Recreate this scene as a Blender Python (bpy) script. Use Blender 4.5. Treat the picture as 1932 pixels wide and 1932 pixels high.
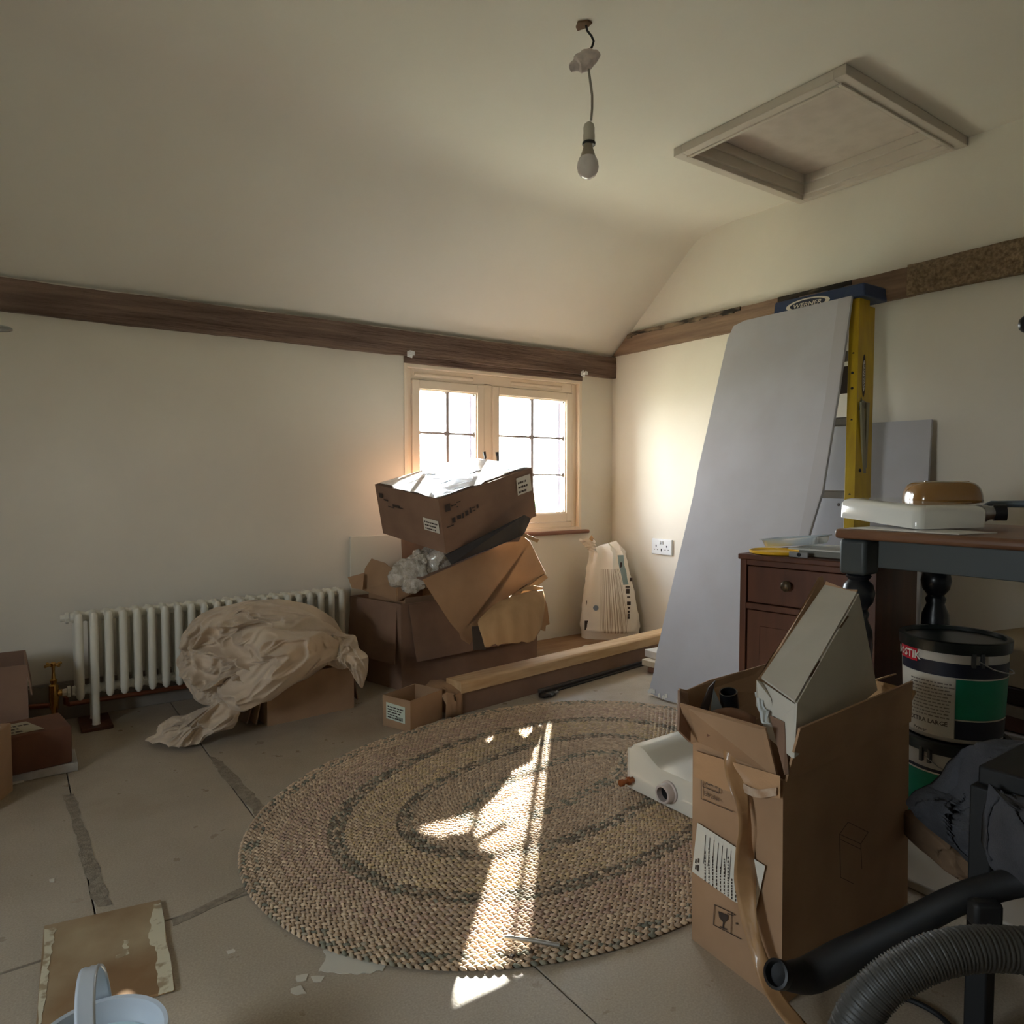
import bpy, bmesh, math, random
import numpy as np
from mathutils import Vector, Matrix, noise as mnoise

for o in list(bpy.data.objects): bpy.data.objects.remove(o, do_unlink=True)
scene = bpy.context.scene
COL = scene.collection
random.seed(7)

# ------------------------------------------------------------------ camera
CAM_H = 0.9; FPX = 1352.0; CX = 966.0
PITCH = math.radians(2.58); YAW = math.radians(35.1)
cd = bpy.data.cameras.new('camera'); cam = bpy.data.objects.new('camera', cd); COL.objects.link(cam)
cam.location = (0, 0, CAM_H); cam.rotation_euler = (math.pi/2 - PITCH, 0, -YAW)
cd.sensor_width = 36; cd.lens = 36*FPX/1932.0; cd.clip_start = 0.02; cd.clip_end = 200
scene.camera = cam
# ------------------------------------------------------------------ world, sun, exposure
world = bpy.data.worlds.new('sky'); scene.world = world; world.use_nodes = True
nt = world.node_tree; nt.nodes.clear()
wo = nt.nodes.new('ShaderNodeOutputWorld'); bg = nt.nodes.new('ShaderNodeBackground')
tc = nt.nodes.new('ShaderNodeTexCoord'); sp = nt.nodes.new('ShaderNodeSeparateXYZ')
rp = nt.nodes.new('ShaderNodeValToRGB')
rp.color_ramp.elements[0].position = 0.0; rp.color_ramp.elements[0].color = (0.95, 0.965, 0.97, 1)
rp.color_ramp.elements[1].position = 0.6; rp.color_ramp.elements[1].color = (0.70, 0.82, 1.0, 1)
nt.links.new(tc.outputs['Generated'], sp.inputs[0]); nt.links.new(sp.outputs['Z'], rp.inputs[0])
nt.links.new(rp.outputs[0], bg.inputs[0]); nt.links.new(bg.outputs[0], wo.inputs[0])
bg.inputs[1].default_value = 11.0
SUN_DIR = Vector((-0.65, -0.76, 0)).normalized()*math.cos(math.radians(25.4)) + Vector((0, 0, -math.sin(math.radians(25.4))))
sd = bpy.data.lights.new('sun', 'SUN'); sd.energy = 34.0; sd.angle = math.radians(0.6); sd.color = (1.0, 0.95, 0.87)
sun = bpy.data.objects.new('sun', sd); COL.objects.link(sun); sun.location = (6, 8, 6)
sun.rotation_euler = SUN_DIR.to_track_quat('-Z', 'Y').to_euler()
pd = bpy.data.lights.new('window_portal', 'AREA'); pd.shape = 'RECTANGLE'; pd.size = 1.15; pd.size_y = 0.86
pd.cycles.is_portal = True
portal = bpy.data.objects.new('window_portal', pd); COL.objects.link(portal)
portal.location = (2.137, 3.262, 1.03); portal.rotation_euler = (-math.pi/2, 0, 0)
pd2 = bpy.data.lights.new('fill_window_portal', 'AREA'); pd2.shape = 'RECTANGLE'; pd2.size = .66; pd2.size_y = .60; pd2.cycles.is_portal = True
portal2 = bpy.data.objects.new('fill_window_portal', pd2); COL.objects.link(portal2)
portal2.location = (-1.62, .90, 1.06); portal2.rotation_euler = (0, -math.pi/2, 0)  # portal at the added unseen fill window
vs = scene.view_settings; vs.view_transform = 'Standard'; vs.look = 'None'; vs.gamma = 1.0
vs.use_curve_mapping = False; vs.exposure = 1.4

# ------------------------------------------------------------------ photo geometry -> world points
_F = Vector((math.sin(YAW)*math.cos(PITCH), math.cos(YAW)*math.cos(PITCH), -math.sin(PITCH)))
_R = Vector((math.cos(YAW), -math.sin(YAW), 0)); _U = _R.cross(_F)
CAM = Vector((0, 0, CAM_H))
def ray(x, y): return _F + (x-CX)/FPX*_R - (y-CX)/FPX*_U
def D(x, y, t): return CAM + ray(x, y)*t                      # at depth t metres
def ZP(x, y, z=0.0): r = ray(x, y); return CAM + r*((z-CAM_H)/r.z)
def YP(x, y, v): r = ray(x, y); return CAM + r*(v/r.y)
def XP(x, y, v): r = ray(x, y); return CAM + r*(v/r.x)
V = Vector

# ------------------------------------------------------------------ materials
def srgb(c):
    return tuple(((v/255)/12.92 if v/255 <= 0.04045 else ((v/255+0.055)/1.055)**2.4) for v in c)
def mat(name, col, rough=0.8, col2=None, scale=8.0, stretch=(1,1,1), detail=4, lo=0.35, hi=0.65, bump=0.0, bscale=None,
        metal=0.0, spec=0.5, coat=0.0, trans=0.0, alpha=1.0, sheen=0.0, bdist=0.01):
    m = bpy.data.materials.new(name); m.use_nodes = True; t = m.node_tree
    b = t.nodes['Principled BSDF']; b.inputs['Roughness'].default_value = rough
    b.inputs['Metallic'].default_value = metal; b.inputs['Specular IOR Level'].default_value = spec
    b.inputs['Coat Weight'].default_value = coat; b.inputs['Transmission Weight'].default_value = trans
    b.inputs['Alpha'].default_value = alpha; b.inputs['Sheen Weight'].default_value = sheen
    b.inputs['Base Color'].default_value = (*col, 1)
    if col2 is not None or bump:
        c = t.nodes.new('ShaderNodeTexCoord'); mp = t.nodes.new('ShaderNodeMapping'); mp.inputs['Scale'].default_value = stretch
        t.links.new(c.outputs['Object'], mp.inputs[0])
    if col2 is not None:
        n = t.nodes.new('ShaderNodeTexNoise'); n.inputs['Scale'].default_value = scale; n.inputs['Detail'].default_value = detail
        r = t.nodes.new('ShaderNodeValToRGB'); r.color_ramp.elements[0].position = lo; r.color_ramp.elements[1].position = hi
        r.color_ramp.elements[0].color = (*col, 1); r.color_ramp.elements[1].color = (*col2, 1)
        t.links.new(mp.outputs[0], n.inputs[0]); t.links.new(n.outputs[0], r.inputs[0]); t.links.new(r.outputs[0], b.inputs['Base Color'])
    if bump:
        n2 = t.nodes.new('ShaderNodeTexNoise'); n2.inputs['Scale'].default_value = bscale or scale*4; n2.inputs['Detail'].default_value = 5
        bp = t.nodes.new('ShaderNodeBump'); bp.inputs['Strength'].default_value = bump; bp.inputs['Distance'].default_value = bdist
        t.links.new(mp.outputs[0], n2.inputs[0]); t.links.new(n2.outputs[0], bp.inputs['Height']); t.links.new(bp.outputs[0], b.inputs['Normal'])
    return m
S = srgb
M = {}
M['wall'] = mat('cream_plaster', S((227,220,207)), 0.9, S((222,214,201)), 2.5, bump=0.15, bscale=60, bdist=0.002)
M['ceil'] = mat('ceiling_plaster', S((228,222,211)), 0.9, S((224,217,206)), 2.0, bump=0.12, bscale=50, bdist=0.002)
M['beam'] = mat('old_oak_beam', S((88,68,58)), 0.85, S((140,116,102)), 6, (0.35,5,5), 8, 0.3, 0.72, bump=0.9, bscale=22, bdist=0.012)
M['beam2'] = mat('rough_daubed_beam', S((112,92,70)), 0.95, S((158,136,108)), 70, (1,1,1), 6, 0.34, 0.66, bump=1.0, bscale=55, bdist=0.02)
M['beam3'] = mat('pale_planed_beam', S((108,84,68)), 0.85, S((150,124,102)), 6, (5,0.35,5), 8, 0.3, 0.7, bump=0.6, bscale=18, bdist=0.006)
M['soot'] = mat('blackened_wood', S((38,30,24)), 0.95, S((140,120,98)), 26, (1,.3,1), 7, 0.45, 0.62, bump=0.8, bscale=40)
M['winwood'] = mat('cream_window_paint', S((240,224,204)), 0.45, S((234,216,194)), 3)
M['sillwood'] = mat('reddish_sill_wood', S((150,104,82)), 0.55, S((120,80,62)), 5, (.4,6,6), 6)
M['glass'] = None
M['white'] = mat('white_enamel', S((226,224,214)), 0.22, coat=0.4)
M['whiteflat'] = mat('white_plastic', S((230,232,234)), 0.35)
M['skirt'] = mat('grubby_skirting', S((128,118,108)), 0.8, S((150,140,126)), 4)
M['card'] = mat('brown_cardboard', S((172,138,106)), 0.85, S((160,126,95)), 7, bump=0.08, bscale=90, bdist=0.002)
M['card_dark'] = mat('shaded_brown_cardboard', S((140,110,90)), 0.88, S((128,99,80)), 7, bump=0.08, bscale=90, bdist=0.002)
M['kraft'] = mat('light_kraft_cardboard', S((186,150,108)), 0.85, S((170,134,94)), 14, (1,1,.15), 4, bump=0.25, bscale=60, bdist=0.003)
M['paper'] = mat('white_label_paper', S((216,210,196)), 0.7)
M['ink'] = mat('dark_print_ink', S((60,46,38)), 0.7)
M['black'] = mat('black_plastic', S((14,15,17)), 0.35)
M['blackmatt'] = mat('matt_black_plastic', S((12,13,15)), 0.65)
M['pine'] = mat('planed_pine', S((204,172,132)), 0.7, S((182,146,104)), 7, (.25,5,5), 6, bump=0.1)
M['copper'] = mat('copper_pipe', S((158,104,82)), 0.4, metal=1.0)
M['brass'] = mat('polished_brass', S((206,160,88)), 0.2, metal=1.0)
M['steel'] = mat('brushed_steel', S((170,172,175)), 0.3, metal=1.0)
M['alu'] = mat('dull_aluminium', S((170,164,154)), 0.45, metal=0.8)
M['gypsum'] = mat('grey_plasterboard_paper', S((190,190,196)), 0.85, S((184,183,188)), 6)
M['yellow'] = mat('yellow_fibreglass', S((205,172,30)), 0.45, S((186,150,30)), 9, (3,3,.6), bump=0.1)
M['blue'] = mat('navy_ladder_plastic', S((24,46,84)), 0.5, S((40,58,84)), 40, lo=.5, hi=.75)
M['darkwood'] = mat('dark_cabinet_wood', S((78,44,28)), 0.45, S((98,56,36)), 5, (4,4,.5), 6)
M['tabletop'] = mat('oiled_table_top', S((128,90,64)), 0.4, S((106,72,50)), 5, (2,.6,2), 6)
M['tablepaint'] = mat('slate_blue_table_paint', S((60,67,68)), 0.5, S((54,61,63)), 5)
M['navy'] = mat('glossy_black_paint', S((16,20,26)), 0.3)

# ------------------------------------------------------------------ mesh helpers
class MB:
    """collects triangles and quads in world space; build() links them as ONE mesh object"""
    def __init__(s): s.v = []; s.f = []; s.m = []
    def add(s, vs, fs, mi=0):
        n = len(s.v); s.v += [tuple(p) for p in vs]; s.f += [tuple(i+n for i in f) for f in fs]; s.m += [mi]*len(fs)
        return s
    def hexa(s, p, mi=0):   # 4 bottom (ccw from above), 4 top
        return s.add(p, [(3,2,1,0),(4,5,6,7),(0,1,5,4),(1,2,6,5),(2,3,7,6),(3,0,4,7)], mi)
    def box(s, a, b, mi=0):
        x0,y0,z0 = a; x1,y1,z1 = b
        return s.hexa([(x0,y0,z0),(x1,y0,z0),(x1,y1,z0),(x0,y1,z0),(x0,y0,z1),(x1,y0,z1),(x1,y1,z1),(x0,y1,z1)], mi)
    def obox(s, c, ax, ay, az, mi=0):  # centre + half vectors
        c = V(c); ax=V(ax); ay=V(ay); az=V(az)
        return s.hexa([c-ax-ay-az, c+ax-ay-az, c+ax+ay-az, c-ax+ay-az, c-ax-ay+az, c+ax-ay+az, c+ax+ay+az, c-ax+ay+az], mi)
    def slab(s, poly, t, mi=0):        # polygon extruded by vector t (t may be a length along the normal)
        poly = [V(p) for p in poly]; n = len(poly)
        if not hasattr(t, '__len__'):
            nn = V((0,0,0))
            for i in range(n): nn += (poly[i]-poly[0]).cross(poly[(i+1)%n]-poly[0])
            t = nn.normalized()*t
        t = V(t); vs = poly+[p+t for p in poly]
        fs = [tuple(range(n-1,-1,-1)), tuple(range(n,2*n))]+[(i,(i+1)%n,(i+1)%n+n,i+n) for i in range(n)]
        return s.add(vs, fs, mi)
    def tube(s, pts, r, seg=12, cap=True, mi=0, hollow=0):
        pts = [V(p) for p in pts]; n = len(pts); rr = r if hasattr(r,'__len__') else [r]*n
        vs = []; up = None
        for i,p in enumerate(pts):
            d = (pts[min(i+1,n-1)]-pts[max(i-1,0)]).normalized()
            if up is None:
                up = V((0,0,1)) if abs(d.z) < 0.9 else V((1,0,0))
            a = (up - d*up.dot(d)).normalized(); up = a; b = d.cross(a)
            for k in range(seg):
                t = 2*math.pi*k/seg; vs.append(p+(a*math.cos(t)+b*math.sin(t))*rr[i])
        fs = [(i*seg+k, i*seg+(k+1)%seg, (i+1)*seg+(k+1)%seg, (i+1)*seg+k) for i in range(n-1) for k in range(seg)]
        if cap: fs += [tuple(range(seg-1,-1,-1)), tuple((n-1)*seg+k for k in range(seg))]
        return s.add(vs, fs, mi)
    def lathe(s, base, prof, seg=24, axis=(0,0,1), mi=0, sx=1.0, closed=False):
        base = V(base); ax = V(axis).normalized(); a = ax.orthogonal().normalized(); b = ax.cross(a)
        if abs(ax.z) > .99: a = V((1,0,0)); b = V((0,1,0))*(1 if ax.z > 0 else -1)
        vs = []; n = len(prof)
        for r,h in prof:
            for k in range(seg):
                t = 2*math.pi*k/seg; vs.append(base+ax*h+(a*math.cos(t)*sx+b*math.sin(t))*r)
        fs = [(i*seg+k, i*seg+(k+1)%seg, (i+1)*seg+(k+1)%seg, (i+1)*seg+k) for i in range(n-1) for k in range(seg)]
        if prof[0][0] > 1e-5: fs.append(tuple(range(seg-1,-1,-1))) if not closed else None
        if prof[-1][0] > 1e-5: fs.append(tuple((n-1)*seg+k for k in range(seg))) if not closed else None
        if closed: fs += [((n-1)*seg+k, (n-1)*seg+(k+1)%seg, (k+1)%seg, k) for k in range(seg)]
        return s.add(vs, fs, mi)
    def grid(s, P, mi=0, closed_u=False):  # P[i][j]
        nu = len(P); nv = len(P[0]); vs = [p for row in P for p in row]
        fs = [(i*nv+j, ((i+1)%nu)*nv+j, ((i+1)%nu)*nv+j+1, i*nv+j+1) for i in range(nu if closed_u else nu-1) for j in range(nv-1)]
        return s.add(vs, fs, mi)
    def build(s, name, mats, parent=None, loc=None, smooth=False, bevel=0, bseg=2, sub=0, solid=0, fix=True, auto=40):
        if parent is not None: L = parent_loc(parent)
        elif loc is None:
            a = np.array(s.v); L = V(((a[:,0].min()+a[:,0].max())/2, (a[:,1].min()+a[:,1].max())/2, a[:,2].min()))
        else: L = V(loc)
        me = bpy.data.meshes.new(name)
        me.from_pydata([(p[0]-L.x, p[1]-L.y, p[2]-L.z) for p in s.v], [], s.f)
        if not isinstance(mats, (list, tuple)): mats = [mats]
        for m in mats: me.materials.append(m)
        if any(s.m): me.polygons.foreach_set('material_index', s.m)
        if fix:
            bm = bmesh.new(); bm.from_mesh(me); bmesh.ops.recalc_face_normals(bm, faces=bm.faces); bm.to_mesh(me); bm.free()
        o = bpy.data.objects.new(name, me); COL.objects.link(o)
        if parent is not None: o.parent = parent
        else: o.location = L
        o['_L'] = tuple(L)
        if bevel:
            b = o.modifiers.new('bevel', 'BEVEL'); b.width = bevel; b.segments = bseg; b.limit_method = 'ANGLE'; b.angle_limit = math.radians(35)
        if solid:
            b = o.modifiers.new('solid', 'SOLIDIFY'); b.thickness = solid; b.offset = 0
        if sub:
            b = o.modifiers.new('sub', 'SUBSURF'); b.levels = sub; b.render_levels = sub
        if smooth or bevel or sub:
            me.polygons.foreach_set('use_smooth', [True]*len(me.polygons))
            if not sub and auto:
                me.set_sharp_from_angle(angle=math.radians(auto)) if hasattr(me, 'set_sharp_from_angle') else None
        return o
def parent_loc(p): return V(p['_L'])
def tag(o, label=None, cat=None, group=None, kind=None):
    if label: o['label'] = label
    if cat: o['category'] = cat
    if group: o['group'] = group
    if kind: o['kind'] = kind
    return o
def thing(name, label, cat, loc, group=None):
    o = bpy.data.objects.new(name, None); COL.objects.link(o); o.location = loc; o['_L'] = tuple(loc)
    o.empty_display_size = 0.05
    return tag(o, label, cat, group)
def struct(o): o['kind'] = 'structure'; return o
FONT = None
def text_mb(mb, txt, origin, u, v, size, proud=0.0006, mi=0, shear=0.0, width=None):
    """letters as flat raised mesh: origin = lower left, u = reading direction, v = up"""
    cu = bpy.data.curves.new('t', 'FONT'); cu.body = txt; cu.size = 1.0; cu.resolution_u = 2; cu.shear = shear
    cu.offset = 0.012
    o = bpy.data.objects.new('t', cu); COL.objects.link(o)
    dg = bpy.context.evaluated_depsgraph_get(); me = bpy.data.meshes.new_from_object(o.evaluated_get(dg))
    u = V(u).normalized(); v = V(v).normalized(); n = u.cross(v); origin = V(origin)
    xs = [p.co.x for p in me.vertices]; w = (max(xs)-min(xs)) or 1; x0 = min(xs)
    sx = (width/w) if width else size
    vs = [origin+u*((p.co.x-x0)*sx)+v*(p.co.y*size)+n*proud for p in me.vertices]
    mb.add(vs, [tuple(p.vertices) for p in me.polygons], mi)
    bpy.data.objects.remove(o); bpy.data.meshes.remove(me); bpy.data.curves.remove(cu)
def quad(mb, o, u, v, w, h, proud=0.0004, mi=0):
    u = V(u).normalized(); v = V(v).normalized(); n = u.cross(v); o = V(o)+n*proud
    mb.add([o, o+u*w, o+u*w+v*h, o+v*h], [(0,1,2,3)], mi)
def lines_print(mb, o, u, v, w, h, rows, mi=0, seed=1, proud=0.0008, fill=0.45):
    rnd = random.Random(seed); u = V(u).normalized(); v = V(v).normalized()
    rh = h/rows
    for r in range(rows):
        x = 0
        while x < w*rnd.uniform(.7, 1):
            l = rnd.uniform(.03, .12)*w
            quad(mb, V(o)+u*x+v*(r*rh+rh*.25), u, v, min(l, w-x), rh*fill, proud, mi); x += l+rnd.uniform(.015,.04)*w

# ================================================================== ROOM SHELL
X0, X1, Y0, Y1 = -1.5, 2.94, -1.9, 3.15
ZC = 2.165; ZW = 1.60; YS = 2.49; YS2 = -1.24
b = MB()
struct(MB().box((X0-.15, Y0-.15, -.12), (X1+.15, Y1+.15, -.012)).build('floor', mat('floor_subfloor_gap', S((60,50,42)), .9)))
M['floor'] = None
def floor_mat():
    m = bpy.data.materials.new('dusty_floor_sheet'); m.use_nodes = True; t = m.node_tree; b = t.nodes['Principled BSDF']
    c = t.nodes.new('ShaderNodeTexCoord'); geo = t.nodes.new('ShaderNodeNewGeometry')
    def noise(sc, det=5, lo=.4, hi=.6, c0=(0,0,0,1), c1=(1,1,1,1), rough=.6, st=(1,1,1)):
        mp = t.nodes.new('ShaderNodeMapping'); mp.inputs['Scale'].default_value = st
        n = t.nodes.new('ShaderNodeTexNoise'); n.inputs['Scale'].default_value = sc; n.inputs['Detail'].default_value = det
        r = t.nodes.new('ShaderNodeValToRGB'); r.color_ramp.elements[0].position = lo; r.color_ramp.elements[1].position = hi
        r.color_ramp.elements[0].color = c0; r.color_ramp.elements[1].color = c1
        t.links.new(geo.outputs['Position'], mp.inputs[0]); t.links.new(mp.outputs[0], n.inputs[0]); t.links.new(n.outputs[0], r.inputs[0]); return n, r
    _, base = noise(2.2, 6, .3, .7, (*S((164,150,130)),1), (*S((184,170,150)),1))
    _, fine = noise(260, 3, .35, .7, (*S((120,106,90)),1), (*S((190,178,160)),1))
    _, stain = noise(1.3, 7, .56, .72, (0,0,0,1), (1,1,1,1))
    _, spots = noise(7, 2, .765, .785, (0,0,0,1), (1,1,1,1))
    def mix(a, bb, f, blend='MIX'):
        x = t.nodes.new('ShaderNodeMix'); x.data_type = 'RGBA'; x.blend_type = blend
        for i, s in ((6, a), (7, bb)):
            if isinstance(s, tuple): x.inputs[i].default_value = s
            else: t.links.new(s, x.inputs[i])
        if isinstance(f, float): x.inputs[0].default_value = f
        else: t.links.new(f, x.inputs[0])
        return x.outputs[2]
    c1 = mix(base.outputs[0], fine.outputs[0], .28)
    mm = t.nodes.new('ShaderNodeMath'); mm.operation = 'MULTIPLY'; mm.inputs[1].default_value = .45; t.links.new(stain.outputs[0], mm.inputs[0])
    c2 = mix(c1, (*S((140,112,84)),1), mm.outputs[0])
    c3 = mix(c2, (*S((226,220,204)),1), spots.outputs[0])
    t.links.new(c3, b.inputs['Base Color'])
    rn, rr = noise(14, 5, .3, .75, (.26,.26,.26,1), (.5,.5,.5,1)); t.links.new(rr.outputs[0], b.inputs['Roughness'])
    bn = t.nodes.new('ShaderNodeTexNoise'); bn.inputs['Scale'].default_value = 120; bn.inputs['Detail'].default_value = 4
    t.links.new(geo.outputs['Position'], bn.inputs[0]); bp = t.nodes.new('ShaderNodeBump'); bp.inputs['Strength'].default_value = .25; bp.inputs['Distance'].default_value = .002
    t.links.new(bn.outputs[0], bp.inputs['Height']); t.links.new(bp.outputs[0], b.inputs['Normal'])
    return m
M['floor'] = floor_mat()
floor_o = bpy.data.objects['floor']
# floor sheets with recessed joints (seams seen in front of the radiator, under the rug and at the bottom of the view)
xs_a = [X0-.1, -.62, .13, .52, 1.75, X1+.1]
rows = [(1.575, Y1+.1, [X0-.1, -.9, .125, .515, 1.75, X1+.1]), (.35, 1.572, [X0-.1, -.5, .775, 2.0, X1+.1]), (Y0-.1, .347, [X0-.1, -.2, 1.0, 2.2, X1+.1])]
for (ya, yb, xs) in rows:
    for i in range(len(xs)-1):
        MB().box((xs[i]+.0015, ya+.0015, -.012), (xs[i+1]-.0015, yb-.0015, 0)).build('floor_panel', M['floor'], floor_o, bevel=.0012, bseg=1)
# window wall with opening
WX0, WX1, WZ0, WZ1 = 1.575, 2.70, .612, 1.475
w = MB(); T = .11
w.box((X0-T, Y1, 0), (WX0, Y1+T, ZW+.05)); w.box((WX1, Y1, 0), (X1+T, Y1+T, ZW+.05))
w.box((WX0, Y1, 0), (WX1, Y1+T, WZ0)); w.box((WX0, Y1, WZ1), (WX1, Y1+T, ZW+.05))
struct(w.build('wall_back', M['wall'], fix=True))
struct(MB().box((X1, Y0-T, 0), (X1+T, Y1+T, ZC+.3)).build('wall_right', M['wall']))
wl_ = MB()
wl_.box((X0-T, Y0-T, 0), (X0, .58, ZC+.3)).box((X0-T, 1.22, 0), (X0, Y1, ZC+.3)).box((X0-T, .58, 0), (X0, 1.22, .76)).box((X0-T, .58, 1.36), (X0, 1.22, ZC+.3))
struct(wl_.build('wall_left', M['wall']))
struct(MB().box((X0, Y0-T, 0), (X1, Y0, ZC+.3)).build('wall_front', M['wall']))
# ceiling: slope, soft curved cove, flat with hatch opening
HX0, HX1, HY0, HY1 = 2.115, 2.935, 1.245, 1.935
prof = [(Y1+.12, ZW-.09)]
y_b, z_b = Y1+.02, ZW
def cprof():
    pts = [(Y1+.10, ZW-.06)]
    A = V((Y1+.02, ZW+.0)); Bp = V((YS+.06, ZC)); 
    d = (V((YS, ZC))-V((Y1, ZW+.01))).normalized()
    s0 = V((YS, ZC))-d*.10; e0 = V((YS-.14, ZC))
    for k in range(17):
        t = k/16; p = s0*(1-t)**2+V((YS, ZC))*2*t*(1-t)+e0*t*t; pts.append((p.x, p.y))
    return pts
pr = cprof()
c = MB()
P = [[(x, y, z) for (y, z) in pr] for x in (X0-.02, 0.2, 1.5, X1+.02)]
c.grid(P)
ye = pr[-1][0]
pr2 = [(YS2+.16, ZC), (YS2+.05, ZC-.01), (YS2, ZC-.05), (Y0-.1, ZW-.06)]
c.grid([[(x, y, z) for (y, z) in pr2] for x in (X0-.02, X1+.02)])
def fl4(xa, ya, xb, yb): c.add([(xa,ya,ZC),(xb,ya,ZC),(xb,yb,ZC),(xa,yb,ZC)], [(0,1,2,3)])
hx0, hx1, hy0, hy1 = HX0+.02, HX1-.02, HY0+.02, HY1-.02
fl4(X0-.02, YS2+.16, X1+.02, hy0); fl4(X0-.02, hy1, X1+.02, ye); fl4(X0-.02, hy0, hx0, hy1); fl4(hx1, hy0, X1+.02, hy1)
co = struct(c.build('ceiling', M['ceil'], smooth=True, auto=60, fix=False))
lf = MB(); lx0, lx1, ly0, ly1 = HX0-.06, HX1+.04, HY0-.06, HY1+.06; lz = ZC+.16
lf.box((lx0-.02, ly0-.02, ZC+.001), (lx0, ly1+.02, lz)).box((lx1, ly0-.02, ZC+.001), (lx1+.02, ly1+.02, lz)).box((lx0, ly0-.02, ZC+.001), (lx1, ly0, lz)).box((lx0, ly1, ZC+.001), (lx1, ly1+.02, lz)).box((lx0-.02, ly0-.02, lz), (lx1+.02, ly1+.02, lz+.02))
lf.build('hatch_upstand', M['ceil'], co)
# timber beams, wavy edges
def beam(name, axis, a0, a1, c0, c1, z0, z1, m, amp=.006, n=70, seed=0, mats=None, taper=None):
    mb = MB(); P = []
    for i in range(n+1):
        t = a0+(a1-a0)*i/n
        def nz(k, f=2.2): return mnoise.noise(V((t*f, k*7.3+seed, seed)))*amp + mnoise.noise(V((t*f*6, k*3.1+seed, 1)))*amp*.4
        zt = z1 if taper is None else taper(t, z1)
        ring = [(c0+nz(0), z0+nz(1)), (c0+nz(2)*.6+.0, (z0+zt)/2+nz(3)), (c0+nz(4), zt+nz(5)), (c1, zt+nz(5)), (c1, z0+nz(1))]
        P.append([((t, cc, zz) if axis == 'x' else (cc, t, zz)) for cc, zz in ring+[ring[0]]])
    mb.grid(P)
    for e in (0, n): mb.add(P[e][:5], [(0,1,2,3,4)])
    return mb.build(name, m, smooth=True, auto=50)
bm1 = struct(beam('trim_1', 'x', X0, X1, 3.118, 3.16, 1.496, 1.612, M['beam'], seed=1))
cut = lambda t, z: min(z, ZW+(Y1-t)*.85+.0)
struct(beam('trim_2', 'y', 1.42, 3.13, 2.915, 2.95, 1.622, 1.735, M['beam3'], amp=.004, seed=5, taper=cut))
struct(beam('trim_3', 'y', Y0, 1.44, 2.905, 2.95, 1.62, 1.74, M['beam2'], amp=.007, seed=9, n=110))
sm_ = MB()
for i in range(40):
    t0 = 1.6+i*.035; 
    if mnoise.noise(V((t0*3, 4, 0))) > -.05:
        h = .014+.02*abs(mnoise.noise(V((t0*9, 1, 0))))
        zt = cut(t0+.035, 1.737)
        if zt > 1.72: sm_.box((2.9095, t0, zt-h-.006), (2.918, t0+.036, zt-.002))
sm_.build('soot_edge', M['soot'], bpy.data.objects['trim_2'])
# skirting
struct(MB().box((X0, Y1-.014, 0), (1.30, Y1, .135)).box((X0, Y1-.010, .135), (1.30, Y1, .142)).build('baseboard_back', M['skirt'], bevel=.002))
struct(MB().box((X0, Y0, 0), (X0+.014, Y1-.014, .14)).build('baseboard_left', M['skirt'], bevel=.002))

# ------------------------------------------------------------------ window
wy = Y1
wf = MB()
fx0, fx1, fz0, fz1 = WX0, WX1, WZ0, WZ1-.012
def fr(mb, x0, x1, z0, z1, w, ya, yb, wt=None, wb=None):
    wt = w if wt is None else wt; wb = w if wb is None else wb
    mb.box((x0, ya, z0), (x0+w, yb, z1)); mb.box((x1-w, ya, z0), (x1, yb, z1))
    mb.box((x0+w, ya, z1-wt), (x1-w, yb, z1)); mb.box((x0+w, ya, z0), (x1-w, yb, z0+wb))
win = thing('window_1', None, None, (2.137, wy, WZ0)); struct(win)
fr(wf, fx0, fx1, fz0, fz1, .018, wy-.004, wy+.10)
wf.build('window_lining', M['winwood'], win, bevel=.0015)
wf = MB(); fr(wf, fx0+.018, fx1-.018, fz0+.018, fz1-.018, .034, wy+.025, wy+.085, wt=.052, wb=.03)
xm = 2.075; wf.box((xm-.026, wy+.025, fz0+.04), (xm+.026, wy+.085, fz1-.06))
wf.build('window_frame', M['winwood'], win, bevel=.002)
gl = bpy.data.materials.new('window_glass'); gl.use_nodes = True; g = gl.node_tree; g.nodes.clear()
go = g.nodes.new('ShaderNodeOutputMaterial'); gt = g.nodes.new('ShaderNodeBsdfTransparent'); gg = g.nodes.new('ShaderNodeBsdfGlossy'); gm = g.nodes.new('ShaderNodeMixShader')
gt.inputs[0].default_value = (.96,.98,.97,1); gg.inputs['Roughness'].default_value = .02
lw = g.nodes.new('ShaderNodeLayerWeight'); lw.inputs[0].default_value = .12; g.links.new(lw.outputs['Fresnel'], gm.inputs[0])
g.links.new(gt.outputs[0], gm.inputs[1]); g.links.new(gg.outputs[0], gm.inputs[2]); g.links.new(gm.outputs[0], go.inputs[0])
M['glass'] = gl
M['lead'] = mat('grey_glazing_bar', S((150,140,140)), .5)
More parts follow.
